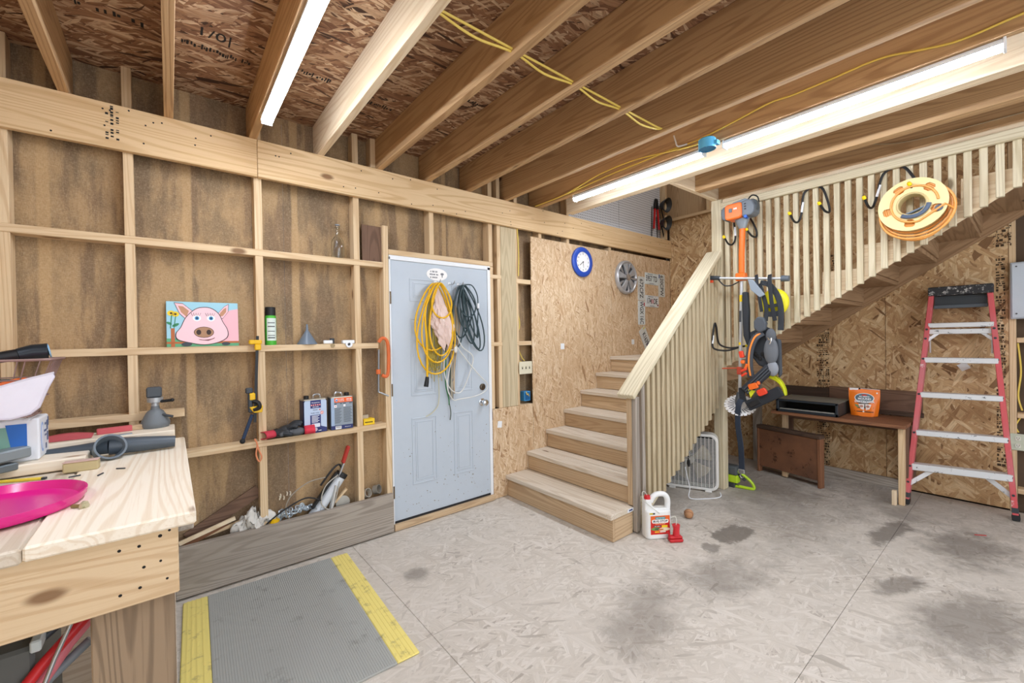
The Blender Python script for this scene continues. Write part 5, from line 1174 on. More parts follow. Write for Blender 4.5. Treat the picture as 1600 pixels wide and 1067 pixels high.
MB().tube([(EX-.075, 1.93, 2.028), (EX-.075, 1.90, 2.024), (EX-.076, 1.80, 2.010)], [.026, .022, .018], 12).o('throttle_grip', plain('#3b4248', .55), bcut, smooth=True)
MB().ball((EX-.075, 1.935, 2.028), .030, .028, .034).o('grip_end', plain('#454d55', .5), bcut, smooth=True)
MB().box(EX-.09, EX-.06, 1.865, 1.905, 1.975, 2.0).o('throttle_trigger', plain('#e84f22', .45), bcut, bevel=.005)
MB().tube([(EX-.075, 1.30, 1.946), (EX-.075, 1.245, 1.94)], [.026, .024], 14).o('grip_end', plain('#59626a', .5), bcut, smooth=True)
MB().tube(spline([(EX-.07, 1.82, 2.0), (EX-.09, 1.76, 1.94), (EX-.09, 1.70, 1.93), (EX-.06, 1.64, 1.96)]), .006, 6).o('throttle_cable', m_black, bcut, smooth=True)
MB().bar((EX-.05, 1.80, 1.178), (EX-.05, 1.62, 1.19), .03, .012, (0, 0, 1)).o('guard_bracket', plain('#c95f43', .5), bcut, bevel=.003)
MB().box(EX-.07, EX-.03, 1.628, 1.668, 1.13, 1.20).o('shaft_clamp', plain('#c9503a', .5), bcut, bevel=.006)
MB().tube([(EX-.05, 1.652, .97), (EX-.06, 1.655, .90), (EX-.075, 1.655, .86)], [.022, .03, .026], 12).o('gear_head', plain('#5b6167', .4, .3), bcut, smooth=True)
BM = T_((EX-.06, 1.645, .855)) @ Euler((.25, -.62, 0)).to_matrix().to_4x4()
b_ = MB(BM); nT = 22; pol = []
for k in range(nT):
    a = 2*PI*k/nT; pol += [(.128*math.cos(a), .128*math.sin(a)), (.128*math.cos(a+.19), .128*math.sin(a+.19)), (.115*math.cos(a+.20), .115*math.sin(a+.20)), (.115*math.cos(a+.27), .115*math.sin(a+.27))]
b_.prism(pol, 0, .003); b_.o('saw_blade', plain('#e6e6e4', .35, .2), bcut)
for k in range(22): 
    a = 2*PI*k/22; MB(BM).bar((.05*math.cos(a), .05*math.sin(a), .0045), (.10*math.cos(a+.15), .10*math.sin(a+.15), .0045), .006, .0015, (0, 0, 1)).o('blade_slot', m_dgray, bcut)

# harness
hn = thing('harness', 'black padded work harness with orange trim and buckles hung over the handlebar', 'harness', (3.95, 1.42, 1.4))
m_fab = plain('#33373c', .75); m_fab2 = plain('#474c52', .7); m_web = plain('#25292f', .7)
HX = 3.93
def strap(pts, w_2, h_2, mat, name):
    P = spline(pts, 5); b = MB()
    for i in range(len(P)-1):
        a, c = P[i], P[i+1]; b.bar(a-(c-a)*.08, c+(c-a)*.08, w_2, h_2, (1, 0, 0))
    return b.o(name, mat, hn, bevel=.003)
strap([(HX, 1.49, 2.0), (HX-.03, 1.475, 1.93), (HX-.035, 1.455, 1.8), (HX-.03, 1.44, 1.68)], .028, .006, m_web, 'webbing')
strap([(HX, 1.385, 1.99), (HX-.035, 1.375, 1.93), (HX-.04, 1.36, 1.75), (HX-.03, 1.34, 1.60)], .032, .006, m_web, 'webbing')
def padx(poly, x0, x1, mat, name, bev=.012): return MB(frame((0, 0, 0), 'FX')).prism([(-y, z) for y, z in poly], -x1, -x0).o(name, mat, hn, bevel=bev, seg=2)
padx([(1.60, 1.86), (1.555, 1.86), (1.545, 1.7), (1.548, 1.52), (1.535, 1.40), (1.565, 1.39), (1.595, 1.48), (1.60, 1.65)], HX-.03, HX+.02, plain('#2b2e33', .75), 'shoulder_pad')
padx([(1.545, 1.965), (1.50, 1.955), (1.41, 1.82), (1.45, 1.80), (1.52, 1.87)], HX-.045, HX-.025, plain('#8d98a3', .45), 'grey_flap', .005)
strap([(HX+.01, 1.47, 1.92), (HX-.01, 1.44, 1.84), (HX-.005, 1.415, 1.72), (HX, 1.42, 1.60)], .030, .016, m_fab, 'yoke')
strap([(HX+.01, 1.46, 1.93), (HX-.005, 1.385, 1.90), (HX-.005, 1.325, 1.80), (HX, 1.305, 1.68), (HX+.005, 1.31, 1.52)], .042, .018, m_fab, 'yoke')
strap([(HX, 1.43, 1.735), (HX-.005, 1.38, 1.72), (HX, 1.315, 1.735)], .028, .012, m_fab, 'yoke')
strap([(HX, 1.43, 1.665), (HX-.005, 1.38, 1.655), (HX, 1.315, 1.66)], .045, .012, m_fab, 'yoke')
MB().ball((HX+.065, 1.375, 1.755), .045, .112, .118, 20, 12).o('ear_cup', plain('#e9df1f', .4), hn, smooth=True)
padx([(1.60, 1.48), (1.52, 1.52), (1.44, 1.56), (1.36, 1.52), (1.33, 1.40), (1.32, 1.24), (1.38, 1.18), (1.48, 1.22), (1.54, 1.30)], HX-.005, HX+.03, m_fab, 'back_plate')
padx([(1.50, 1.60), (1.47, 1.64), (1.42, 1.63), (1.40, 1.58), (1.41, 1.52), (1.46, 1.50), (1.50, 1.54)], HX-.05, HX-.005, plain('#50565d', .5), 'ratchet')
MB().ball((HX-.03, 1.372, 1.345), .028, .055, .115, 18, 12).o('hip_pad', plain('#686c71', .75), hn, smooth=True)
MB().ball((HX-.025, 1.374, 1.475), .022, .040, .060, 16, 10).o('hip_pad_top', plain('#5b5f64', .7), hn, smooth=True)
MB().tube(spline([(HX-.06, 1.385, 1.46), (HX-.07, 1.37, 1.44), (HX-.07, 1.355, 1.455), (HX-.07, 1.36, 1.42), (HX-.07, 1.37, 1.405)]), .005, 6).o('snap_hook', m_chrome, hn, smooth=True)
padx([(1.345, 1.45), (1.31, 1.44), (1.305, 1.15), (1.33, 1.12), (1.345, 1.2)], HX+.0, HX+.03, m_fab2, 'side_panel')
strap([(HX-.02, 1.435, 1.50), (HX-.045, 1.485, 1.46), (HX-.05, 1.525, 1.36), (HX-.045, 1.538, 1.22), (HX-.03, 1.53, 1.12)], .055, .02, m_fab2, 'shoulder_strap')
strap([(HX-.035, 1.45, 1.495), (HX-.060, 1.487, 1.462), (HX-.064, 1.525, 1.36), (HX-.058, 1.538, 1.23), (HX-.044, 1.53, 1.13)], .016, .006, plain('#ee8f3c', .6), 'piping')
for k in range(7): MB().ball((HX-.012, 1.50-.018*k, 1.32-.02*(k % 3)), .006, .014, .018, 8, 5).o('vent_hole', m_ink, hn)
MB().bar((HX-.04, 1.58, .99), (HX-.03, 1.375, 1.21), .085, .035, (1, 0, 0)).o('leg_pad', plain('#30343b', .7), hn, bevel=.012, seg=2)
for o2 in (-.022, .0, .022): MB().bar((HX-.062, 1.565+o2*.6, .995+o2*.7), (HX-.052, 1.385+o2*.6, 1.195+o2*.7), .010, .006, (1, 0, 0)).o('pad_rib', m_fab2, hn)
MB().ball((HX-.03, 1.362, 1.20), .022, .045, .065, 14, 8).o('pad_end', plain('#8b9097', .6), hn, smooth=True)
MB().bar((HX-.05, 1.555, .865), (HX-.02, 1.30, 1.02), .088, .03, (1, 0, 0)).o('belt_pad', plain('#23262b', .7), hn, bevel=.010, seg=2)
MB().bar((HX-.068, 1.53, .875), (HX-.055, 1.455, .925), .04, .006, (1, 0, 0)).o('belt_patch', m_black, hn, bevel=.003)
strap([(HX-.03, 1.61, 1.02), (HX-.04, 1.60, .95), (HX-.04, 1.585, .90)], .05, .012, m_web, 'webbing')
for i, (y, z, w_2, h_2, a) in enumerate(((1.595, 1.315, .035, .06, .2), (1.585, 1.25, .03, .03, 0), (1.575, 1.18, .05, .02, .5), (1.560, 1.205, .018, .06, -.3), (1.575, 1.14, .05, .018, .6), (1.50, 1.045, .075, .05, .35), (1.435, 1.00, .075, .055, .5), (1.46, 1.075, .02, .03, .2))):
    MB(frame((HX-.055-.004*(i % 3), y, z), 'FX', a)).prism(rrect(w_2, h_2, min(w_2, h_2)*.3), -.012, .016).o('buckle', plain(('#e5482e', '#f0702a')[i % 2], .4), hn, bevel=.004)
cr = [(1.43+.15*math.cos(a), .985+.17*math.sin(a)) for a in [1.45-1.5*i/10 for i in range(11)]]
cr += [(1.43+.135*math.cos(a), .985+.13*math.sin(a)) for a in [-.05+1.4*i/10 for i in range(11)]]
MB(frame((0, 0, 0), 'FX')).prism([(-(2*1.43-y), z) for y, z in cr], -(HX+.05), -(HX-.0)).o('visor_edge', plain('#c9d21d', .4), hn, bevel=.004)
MB(frame((HX-.05, 1.515, .985), 'FX')).prism([(-.03, .03), (.03, .02), (-.01, -.04)], 0, .012).o('tag', plain('#d6dc2c', .5), hn)
ds = strap([(HX-.045, 1.605, .92), (HX-.07, 1.622, .86), (HX-.07, 1.628, .70), (HX-.07, 1.605, .50), (HX-.07, 1.60, .31)], .048, .005, plain('#273140', .65), 'long_strap')
MB().box(HX-.085, HX-.06, 1.575, 1.625, .275, .312).o('strap_clip', m_steel, hn, bevel=.004)
MB().tube(spline([(HX-.07, 1.60, .28), (HX-.07, 1.615, .255), (HX-.07, 1.60, .235), (HX-.07, 1.588, .25)]), .005, 6).o('strap_hook', m_steel, hn, smooth=True)
# ------------------------------------------------------------------ ON THE FLOOR BY THE STAIRS
jg = thing('insecticide_jug', 'white plastic jug with a red label and red cap beside the newel post', 'jug', (2.76, 1.77, 0))
a_ = math.atan2(1.73-1.83, 2.85-2.70)
JM = T_((2.785, 1.765, .0006)) @ Matrix.Rotation(a_+.02, 4, 'Z') @ Matrix.Diagonal((1, 1, .89, 1))
JF = JM @ frame((0, -.055, 0), 'FY')
m_jug = plain('#eceeec', .4, dirt=.14)
w2 = .098
body = rrect(2*w2, .11, .035, 5)
MB(JM).prism(body, 0, .235).o('body', m_jug, jg, bevel=.012, seg=3)
JP = JM @ Matrix(((1,0,0,0),(0,0,-1,0),(0,1,0,0),(0,0,0,1)))
MB(JP).prism([(-.098, .225), (-.098, .29), (-.088, .318), (-.055, .318), (-.045, .288), (-.038, .262), (-.02, .245), (.075, .238), (.075, .22)], -.030, .030).o('shoulder', m_jug, jg, bevel=.012, seg=2)
MB(JM).tube(spline([(-.045, 0, .290), (-.020, 0, .335), (.02, 0, .352), (.065, 0, .345), (.088, 0, .305), (.088, 0, .24), (.083, 0, .20)], 5), [.021]*31, 10).o('handle', m_jug, jg, smooth=True)
MB(JM).cyl((-.068, 0, .316), (-.068, 0, .348), .024, .020, n=18).o('cap', m_red, jg, bevel=.003)
MB(JM).tube(spline([(-.068, 0, .345), (-.085, 0, .375), (-.105, 0, .37), (-.104, -.02, .32), (-.06, -.05, .27), (.0, -.06, .215)], 5), .003, 6).o('hose', plain('#cfd0c6', .4), jg, smooth=True)
def jl(polys, h, z, nm='print'):
    b = MB(JF)
    for p in polys: b.prism(p, z, z+.0005)
    return b.o(nm, plain(h, .4, dirt=.04), jg, stuff=nm == 'print')
def rc(x0, x1, y0, y1): return [(x0, y0), (x1, y0), (x1, y1), (x0, y1)]
jl([rc(-.068, .078, .042, .195)], '#cf2a20', .0006, 'label'); jl([rc(-.068, .078, .150, .195)], '#e5682a', .0012)
jl([rrect(.078, .020, .008, cx=.005, cy=.176)], '#3f8d93', .0018); text('SPECTRACIDE', .0105, JF @ T_((.005, .176, .0025)), m_white, jg)
jl([rrect(.126, .030, .010, cx=.005, cy=.150)], '#f4f2ee', .0018); text('BUG STOP', .0235, JF @ T_((.005, .150, .0025)), m_ink, jg, wt=.0006)
text('HOME BARRIER', .011, JF @ T_((.005, .128, .0014)), plain('#f4d9a8', .5), jg)
jl([rc(-.045, .012, .104, .116)], '#202a36', .0014); jl([rc(.016, .060, .098, .116)], '#f2d72b', .0014); smallprint(JF @ T_((0, 0, .0019)), -.016, .110, .046, .006, m_white, jg)
jl([ell(-.03, .088, .034, .013, 20)], '#6f9a4c', .0014); jl([ell(.035, .083, .045, .014, 20)], '#f0e4c4', .0018); jl([ell(-.02, .088, .02, .006, 14)], '#3c4b40', .0020); jl([ell(.01, .083, .02, .006, 14)], '#c9693a', .0024)
jl([rrect(.035, .012, .003, cx=-.02, cy=.063)], '#f0b62a', .0014); jl([rrect(.045, .010, .003, cx=.024, cy=.063)], '#efe8dc', .0014)
jl([rc(-.075, -.048, .208, .220)], '#c8b51c', .0006); jl([rc(-.050, -.034, .208, .220)], '#2b3238', .0010)
pm = thing('pump_sprayer', 'red plastic spray pump handle standing beside the white jug', 'sprayer', (2.80, 1.64, 0))
PMx = T_((2.815, 1.632, .0008)) @ Matrix.Rotation(a_, 4, 'Z')
MB(PMx).prism([(-.05, -.028), (.05, -.028), (.056, .0), (.045, .028), (-.045, .028)], 0, .022).o('base', plain('#c5262c', .4, dirt=.2), pm, bevel=.006)
MB(PMx).box(-.048, .05, -.022, .022, .022, .042).o('trigger_body', plain('#c5262c', .4, dirt=.2), pm, bevel=.008)
MB(PMx).tube([(.008, 0, .04), (.010, 0, .085), (.008, 0, .118)], [.024, .022, .028], 12).o('grip', plain('#d1303a', .35), pm, smooth=True)
MB(PMx).tube([(-.035, 0, .035), (-.062, -.01, .075)], [.010, .006], 8).o('nozzle', plain('#c5262c', .4), pm, smooth=True)
MB(PMx).tube(spline([(.008, 0, .115), (.012, 0, .150), (.006, .01, .175), (-.02, .02, .165)]), .003, 6).o('tube', plain('#d8d8cc', .3), pm, smooth=True)
bl_ = thing('ball', 'worn brown baseball lying on the floor beside the jug', 'ball', (3.26, 1.76, .037))
MB().ball((3.255, 1.765, .0372), .0365, n=20, m=14).o('cover', plain('#b98a63', .75, dirt=.5), bl_, smooth=True)
MB(T_((3.255, 1.765, .0372)) @ Euler((.5, .7, .3)).to_matrix().to_4x4()).tube([(.0365*math.cos(a)*math.cos(.45*math.sin(2*a)), .0365*math.sin(a)*math.cos(.45*math.sin(2*a)), .0365*math.sin(.45*math.sin(2*a))) for a in [2*PI*i/40 for i in range(40)]], .0016, 5, True).o('seam', plain('#7a4a35', .8), bl_)

# box fan under the flight
fn = thing('box_fan', 'white box fan with a grille standing under the lower stairs', 'fan', (3.9, 2.05, 0))
p0, p1 = Vector((3.975, 1.853, 0)), Vector((3.765, 2.31, 0)); dv = (p1-p0).normalized(); fw = (p1-p0).length
nv = Vector((-dv.y, dv.x, 0)); nv = nv if nv.x < 0 else -nv
# local frame: x from right edge to left edge along dv, y up, z out of the front grille
FM = Matrix(((-dv.x, 0, nv.x, p0.x+dv.x*fw/2), (-dv.y, 0, nv.y, p0.y+dv.y*fw/2), (0, 1, 0, .012), (0, 0, 0, 1)))
FH = .535; m_fan = plain('#e3e3de', .4, dirt=.15)
outer = rrect(fw, FH, .07, 6, 0, FH/2); inner = rrect(fw-.05, FH-.05, .05, 6, 0, FH/2)
b_ = MB(FM); n = len(outer); vs = []
for z in (-.13, .0): vs += [(x, y, z) for x, y in outer]+[(x, y, z) for x, y in inner]
fs = []
for i in range(n):
    j = (i+1) % n; fs += [(i, j, 2*n+j, 2*n+i), (n+j, n+i, 3*n+i, 3*n+j), (2*n+i, 2*n+j, 3*n+j, 3*n+i), (j, i, n+i, n+j)]
b_.add(vs, fs); b_.o('housing', m_fan, fn, bevel=.006, seg=2)
def clipx(y):
    r = .05; hw = (fw-.05)/2; t = min(y-.025, FH-.025-y)
    return hw if t >= r else hw-r+math.sqrt(max(0, r*r-(r-t)**2))
b_ = MB(FM)
y = .04
while y < FH-.035:
    h = clipx(y); b_.box(-h, h, y-.0016, y+.0016, -.006, -.002); y += .0125
for k in range(-6, 7):
    x = k*.034
    if abs(x) < fw/2-.035: b_.box(x-.0022, x+.0022, .03, FH-.03, -.004, .0005)
b_.o('grille', m_fan, fn, stuff=True)
for k in range(5):
    def bl5(u, v, k=k):
        a = 2*PI*k/5+.95*u; r = .04+.155*v; return (r*math.cos(a), FH/2+r*math.sin(a), -.085+.05*u)
    MB(FM).surf(bl5, 7, 5).o('blade', plain('#a2977b', .4, dirt=.3), fn, smooth=True, solid=.003)
MB(FM @ T_((0, FH/2, -.10))).lathe([(0, .05), (.04, .045), (.045, 0), (0, 0)], 18).o('motor_hub', plain('#b9b6ac', .4), fn, smooth=True)
MB(FM).box(-fw/2+.03, fw/2-.03, .03, FH-.03, -.122, -.118).o('rear_screen', plain('#3c3d3c', .7), fn)
MB(FM @ Matrix(((1,0,0,-.0),(0,0,1,FH),(0,-1,0,-.06),(0,0,0,1)))).lathe([(0, 0), (.024, 0), (.022, .018), (0, .018)], 14).o('speed_knob', plain('#d9d2b8', .4), fn, smooth=True)
for sx in (-1, 1): MB(FM).box(sx*(fw/2-.09)-.03, sx*(fw/2-.09)+.03, -.0115, .004, -.14, .02).o('foot', m_fan, fn, bevel=.004)
MB().tube(spline([(3.60, 1.98, .30), (3.62, 1.97, .20), (3.64, 1.96, .10), (3.62, 1.95, .02), (3.75, 1.86, .006), (3.88, 1.80, .006), (3.95, 1.83, .02)]), .0045, 6).o('power_cord', m_white, fn, smooth=True)
hkc = thing('hanging_cord', 'black cord end dangling from the stair edge in front of the box fan', 'cord', (3.6, 1.96, .4))
MB().tube(spline([(3.63, 1.965, .54), (3.625, 1.963, .45), (3.63, 1.963, .36)]), .006, 6).o('cord', m_black, hkc, smooth=True)
MB().tube([(3.63, 1.963, .36), (3.63, 1.963, .33), (3.635, 1.963, .30)], [.012, .015, .008], 8).o('plug', m_black, hkc, smooth=True)
MB().tube([(3.62+.055*math.cos(a), 1.958, .405+.022*math.sin(a)) for a in [2*PI*i/20 for i in range(20)]], .004, 6, True).o('wire_ring', m_steel, hkc)

# lime green hedge trimmer
ht = thing('hedge_trimmer', 'lime green and grey power tool handle lying behind the box fan post', 'hedge trimmer', (4.25, 1.8, 0))
HT_ = T_((.045, -.01, 0))
m_lime = plain('#b5d92a', .4)
gr_ = spline([(4.185, 1.850, .155), (4.205, 1.815, .165), (4.235, 1.745, .115), (4.255, 1.70, .065), (4.262, 1.685, .02), (4.245, 1.705, .012), (4.21, 1.80, .02)], 5)
MB(HT_).tube(gr_, .0135, 8).o('loop_handle', m_lime, ht, smooth=True)
MB(HT_).bar((4.20, 1.87, .015), (4.245, 1.70, .012), .03, .022).o('base_rail', m_lime, ht, bevel=.005)
MB(HT_).box(4.17, 4.25, 1.80, 1.93, .05, .125).o('motor_body', m_lime, ht, bevel=.012, seg=2)
MB(HT_).box(4.165, 4.255, 1.805, 1.925, .125, .215).o('battery', plain('#4f565b', .5), ht, bevel=.015, seg=2)
MB(HT_).box(4.18, 4.245, 1.83, 1.93, .001, .05).o('blade_guard', m_dgray, ht, bevel=.006)
MB(HT_).bar((4.215, 1.805, .13), (4.235, 1.75, .085), .025, .03).o('switch', m_dgray, ht, bevel=.005)

# ------------------------------------------------------------------ TABLE GROUP BY THE RIGHT WALL
tb = thing('work_table', 'reddish brown wooden side table against the right wall', 'table', (5.05, 1.2, 0))
TZ = .694
def quad(pts, z0, z1, nm, mat, par, bev=.003): return MB().prism(pts, z0, z1).o(nm, mat, par, bevel=bev)
quad([(4.845, 1.715), (4.790, .672), (5.318, .655), (5.328, 1.72)], TZ-.03, TZ, 'table_top', wood('red', 'y'), tb)
for (x, y) in ((4.845, .688), (4.985, 1.62)): MB().box(x, x+.075, y, y+.04, 0, TZ-.031).o('leg', wood('stud' if y < 1 else 'riser', 'z'), tb, bevel=.003)
for (x, y) in ((5.262, .672), (5.262, 1.65)): MB().box(x, x+.045, y, y+.09, 0.093, TZ-.031).o('leg', wood('brown', 'z'), tb, bevel=.003)
MB().box(4.925, 5.03, .672, .698, 0, TZ-.031).o('leg', wood('brown', 'z'), tb, bevel=.003)
MB().box(5.215, 5.260, .69, 1.70, TZ-.12, TZ-.031).o('rear_apron', wood('brown', 'y'), tb, bevel=.003)
tag(MB().box(4.80, 4.842, .735, .765, 0, .125).o('wood_chock', wood('bright', 'z'), bevel=.003), 'pale wood chock on the floor beside the front table leg', 'chock')
bd = thing('back_board', 'weathered dark board set on edge along the wall behind the table', 'board', (5.335, 1.2, .75))
MB().box(5.331, 5.357, .63, 1.335, .735, .935).o('board', wood('brown', 'y'), bd, bevel=.004)
MB().box(5.331, 5.357, 1.337, 1.745, .735, .915).o('board', wood('dark', 'y'), bd, bevel=.004)
MB().box(5.305, 5.330, .62, 1.74, .700, .742).o('lower_batten', wood('dark', 'y'), bd, bevel=.003)
# stereo housing
rd = thing('slide_in_housing', 'black empty electronics housing with an open slot, lying on the brown table', 'housing', (5.05, 1.42, TZ))
b_ = MB(); x0, x1, y0, y1, z0, z1 = 4.858, 5.29, 1.145, 1.665, TZ+.0006, TZ+.128
cs = plain('#8b8b80', .6, dirt=.3); ck2 = plain('#22262b', .4)
MB().prism([(x0, y0), (x1, y0), (x1, y1), (x0, y1)], z1-.006, z1).o('top_cover', cs, rd, bevel=.002)
for yy in (y0, y1-.006): MB().box(x0+.002, x1, yy, yy+.006, z0, z1-.006).o('side_panel', plain('#3c3936', .6, dirt=.3), rd)
MB().box(x0, x1, y0, y1, z0, z0+.006).o('bottom', ck2, rd); MB().box(x1-.006, x1, y0, y1, z0+.006, z1-.006).o('back_panel', ck2, rd)
MB().box(x0+.25, x0+.256, y0+.01, y1-.01, z0+.006, z1-.008).o('inner_plate', m_black, rd)
for (a, b, c, d) in ((y0, y1, z0, z0+.028), (y0, y1, z1-.020, z1+.002), (y0, y0+.022, z0, z1), (y1-.022, y1, z0, z1)):
    MB().box(x0-.012, x0+.012, a, b, c, d).o('front_frame', plain('#272e35', .35), rd, bevel=.003)
MB().box(x0-.006, x0+.03, y0+.03, y1-.03, z0+.028, z0+.034).o('sill', plain('#a8a79d', .5), rd)
# bag of ant killer
bg = thing('granule_bag', 'orange standing bag of ant killer granules on the brown table', 'bag', (5.1, 1.0, TZ))
ya, yb_ = 1.095, .900
dxy = Vector((.045, -.19, 0)).normalized()
nrm = Vector((-abs(dxy.y), -dxy.x, 0)).normalized()
BG = Matrix(((dxy.x, 0, nrm.x, 5.12), (dxy.y, 0, nrm.y, 1.005), (0, 1, 0, TZ+.0008), (0, 0, 0, 1)))
def bagp(u, v, s):
    hw = .098+.016*v**2+(.010*math.sin(3*v) if s else 0); x = (2*u-1)*hw
    d = .038*(1-v)**.6*(1-abs(2*u-1)**4)+.006*math.sin(9*u+5*v)*(v*(1-v))*2
    return (x+.0*v, .262*v-.012*v*(u)+.004*math.sin(8*u), s*d)
for s, nm in ((1, 'front'), (-1, 'back')):
    MB(BG).surf(lambda u, v, s=s: bagp(u, v, s), 17, 15).o(nm, plain('#f07c1c', .32, dirt=.05), bg, smooth=True)
def onbag(poly, h, lift, nm='print'):
    """flat print laid on the curved face of the bag"""
    b = MB(BG); vs = []
    for (x, y) in poly:
        v = min(1, max(0, y/.262)); hw = .098+.016*v**2; u = min(1, max(0, (x/hw+1)/2)); p = bagp(u, v, 1); vs.append((x, y, p[2]+lift))
    c = (sum(a[0] for a in vs)/len(vs), sum(a[1] for a in vs)/len(vs)); v = c[1]/.262; u = (c[0]/(.098+.016*v**2)+1)/2
    vs.append((c[0], c[1], bagp(u, v, 1)[2]+lift)); k = len(vs)-1
    b.add(vs, [(i, (i+1) % k, k) for i in range(k)]); return b.o(nm, plain(h, .45, dirt=.03), bg)
def den(x0, x1, y0, y1, n=6): return [(x0+(x1-x0)*i/n, y0) for i in range(n)]+[(x1, y0+(y1-y0)*i/2) for i in range(2)]+[(x1-(x1-x0)*i/n, y1) for i in range(n)]+[(x0, y1-(y1-y0)*i/2) for i in range(2)]
onbag(den(-.09, .095, .075, .128), '#4c3f33', .0015); onbag([(-.085, .08), (-.04, .08), (-.045, .105), (-.07, .112)], '#6f8a5a', .0022); onbag([(.06, .075), (.095, .078), (.093, .095), (.07, .1)], '#7a8a58', .0022)
onbag(ell(0, .172, .072, .047, 24), '#e9eef0', .0022); onbag(ell(0, .174, .066, .041, 24), '#59707a', .003)
onbag([(-.045, .115), (.0, .118), (-.005, .06), (-.028, .07)], '#efe6df', .0035); onbag([(.005, .118), (.05, .115), (.035, .07), (.01, .06)], '#efe6df', .0035)
onbag(ell(-.022, .095, .013, .012, 12), '#c08a78', .0042); onbag(ell(.024, .095, .013, .012, 12), '#b9806e', .0042); onbag(ell(0, .2, .022, .007, 12), '#c1392b', .0042)
smallprint(BG @ T_((0, 0, .0245)), 0, .187, .075, .011, m_white, bg); text('MOUND', .025, BG @ T_((0, .165, .030)), m_white, bg, wt=.001); text('DESTROYER', .0245, BG @ T_((0, .139, .0335)), m_white, bg, wt=.001, sx=1.08)
onbag(den(-.075, -.015, .042, .050), '#1f2226', .002); onbag(den(.0, .065, .040, .048), '#1f2226', .002); onbag(ell(-.008, .046, .007, .008, 10), '#f2efe8', .003)
onbag([(-.108, .242), (-.045, .246), (-.045, .260), (-.108, .258)], '#f0f0ee', .002); onbag(ell(.092, .222, .006, .008, 10), '#f2efe8', .002)
MB(BG).tube([(-.110, .262, 0), (0, .258, 0), (.112, .252, 0)], .0035, 6).o('seal', plain('#d9c9c2', .4), bg)
MB(BG).box(-.04, -.028, .25, .264, -.002, .005).o('zip_slider', m_black, bg)

# brown panel with dark top rail, standing before the table
pnl = thing('cabinet_front', 'brown stained wooden cabinet section with a dark top rail standing before the table', 'cabinet', (4.88, 1.58, 0))
q0, q1 = Vector((4.952, 1.888, 0)), Vector((4.800, 1.272, 0)); dq = (q1-q0).normalized(); L_ = (q1-q0).length; nq = Vector((dq.y, -dq.x, 0)); nq = nq if nq.x < 0 else -nq
PN = Matrix(((dq.x, 0, nq.x, q0.x), (dq.y, 0, nq.y, q0.y), (0, 1, 0, 0), (0, 0, 0, 1)))
def pb_(x0, x1, y0, y1, z0, z1, nm, mat, bev=.003): return MB(PN).box(x0, x1, y0, y1, z0, z1).o(nm, mat, pnl, bevel=bev)
w_ = NT('stained_panel'); v = w_.obj(False)
m_pan = w_.done(w_.mix(w_.ss(w_.noise(v, 9, 8, .7), .55, .66), w_.mix(w_.ss(w_.noise(v, 2.5, 5, .6), .35, .7), srgb('#80583f'), srgb('#644635')), srgb('#3a2418')), .55)
pb_(.022, L_-.028, .070, .468, -.018, 0, 'panel', m_pan); pb_(0, .022, 0, .47, -.055, .006, 'end_frame', wood('red', 'z')); pb_(L_-.028, L_, 0, .498, -.06, .006, 'end_frame', wood('red', 'z'))
pb_(-.004, L_+.002, .470, .508, -.07, .010, 'top_rail', wood('dark', 'y'), .006); pb_(.25, .30, .012, .07, -.05, -.02, 'inner_leg', wood('riser', 'z')); pb_(.0, L_, .012, .03, -.06, -.045, 'rear_stretcher', wood('dark', 'y'))

# ------------------------------------------------------------------ STEP LADDER
ld = thing('step_ladder', 'paint splashed red fibreglass step ladder folded against the right wall', 'ladder', (5.1, .4, 0))
m_lr = NT('ladder_red'); v = m_lr.obj(False)
m_lred = m_lr.done(m_lr.mix(m_lr.ss(m_lr.noise(v, 6, 8, .75), .60, .68), m_lr.mix(m_lr.ss(m_lr.noise(v, 2, 4), .4, .7), srgb('#cf5a5e'), srgb('#c4757a')), srgb('#e3d5d2')), .5)
m_ls = NT('ladder_alu'); v = m_ls.obj(False)
m_lalu = m_ls.done(m_ls.mix(m_ls.ss(m_ls.noise(v, 22, 6, .75), .60, .64), srgb('#d5d9db'), srgb('#6b6f71')), .42, .35)
def RL(z): t = z/1.80; return Vector((4.925+(5.235-4.925)*t, .690+(.555-.690)*t, z))
def RR(z): t = z/1.80; return Vector((5.115+(5.245-5.115)*t, .080+(.212-.080)*t, z))
for f, nm in ((RL, 'left'), (RR, 'right')):
    MB().bar(f(.03), f(1.80), .032, .075, (1, 0, .15)).o('side_rail', m_lred, ld, bevel=.003)
    b_ = MB(); b_.bar(f(.0)+Vector((0,0,.002)), f(.045), .042, .088, (1, 0, .15)); b_.o('foot_pad', m_rubber, ld, bevel=.004)
    b_ = MB(); b_.bar(f(.06), f(.10), .036, .080, (1, 0, .15)); b_.o('foot_bracket', m_dgray, ld, bevel=.002)
    b_ = MB()
    for z in (.325, .61, .94, 1.245, 1.50, 1.42, .19): p = f(z); b_.cyl(p+Vector((-.040, 0, .006)), p+Vector((-.036, 0, .006)), .009, n=10)
    b_.o('rivet', m_dgray, ld)
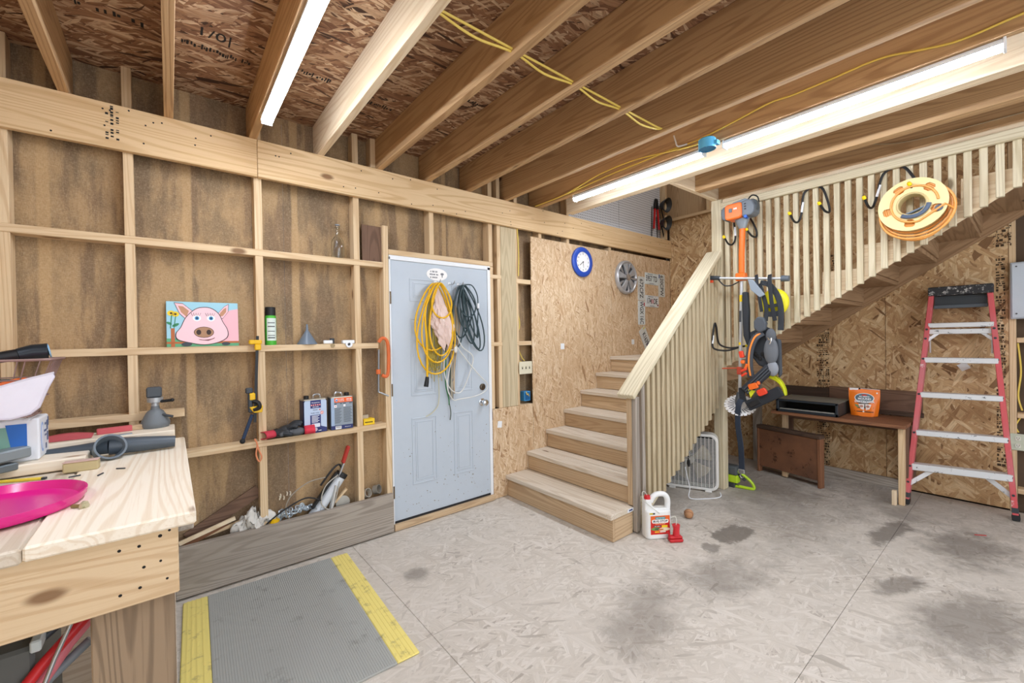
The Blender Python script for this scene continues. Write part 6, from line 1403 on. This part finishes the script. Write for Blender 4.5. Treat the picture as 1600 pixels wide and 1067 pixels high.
for z, th in ((.325, .055), (.615, .045), (.94, .045), (1.24, .045), (1.54, .040)):
    a, b = RL(z), RR(z); MB().bar(a, b, .080, th, (0, 0, 1)).o('step', m_lalu, ld, bevel=.004)
MB().bar(RL(1.485)+Vector((-.005, 0, 0)), RR(1.485)+Vector((-.005, 0, 0)), .014, .042, (0, 0, 1)).o('spreader_bar', m_lalu, ld, bevel=.003)
for f, g2 in ((RL, RR), (RR, RL)):
    a = f(.17); b = f(.31).lerp(g2(.31), .24); MB().bar(a, b, .034, .014, (1, 0, 0)).o('knee_brace', m_lalu, ld, bevel=.002)
    a = f(1.40); b = f(1.475).lerp(g2(1.475), .18); MB().bar(a, b, .024, .010, (1, 0, 0)).o('gusset', m_lalu, ld, bevel=.002)
    p = f(1.42).lerp(g2(1.42), .05); MB().tube(spline([p+Vector((0, 0, .03)), p+Vector((.03, 0, -.03)), p+Vector((.04, 0, -.12))]), .006, 6).o('spreader_arm', m_alu, ld)
    MB().bar(f(.05)+Vector((.075, 0, 0)) if f is RL else f(.05)+Vector((.07, 0, 0)), f(1.76)+Vector((.055, 0, 0)), .026, .04, (1, 0, .15)).o('rear_rail', m_lred, ld, bevel=.003)
w_ = NT('splashed_black'); v = w_.obj(False)
m_cap = w_.done(w_.mix(w_.ss(w_.noise(v, 26, 6, .8), .54, .60), srgb('#2b2d30'), srgb('#b9b9b6')), .5)
a, b = RL(1.835)+Vector((.01, .022, 0)), RR(1.835)+Vector((.01, -.022, 0))
MB().bar(a, b, .14, .075, (0, 0, 1)).o('top_cap', m_cap, ld, bevel=.006)
MB().bar(RL(1.745)+Vector((.02, -.02, 0)), RR(1.745)+Vector((.02, .02, 0)), .012, .10, (0, 0, 1)).o('cap_apron', plain('#2b3338', .45), ld, bevel=.002)
MB().bar(RL(1.70)+Vector((.015, -.02, 0)), RR(1.70)+Vector((.015, .02, 0)), .02, .03, (0, 0, 1)).o('cap_lip', plain('#4b545b', .4), ld, bevel=.003)
tag(MB(T_((4.55, .24, .0005)) @ Matrix.Rotation(-.9, 4, 'Z')).box(-.035, .035, -.004, .004, 0, .003).o('red_stick', m_red), 'small red sliver of plastic on the floor in front of the ladder', 'debris')
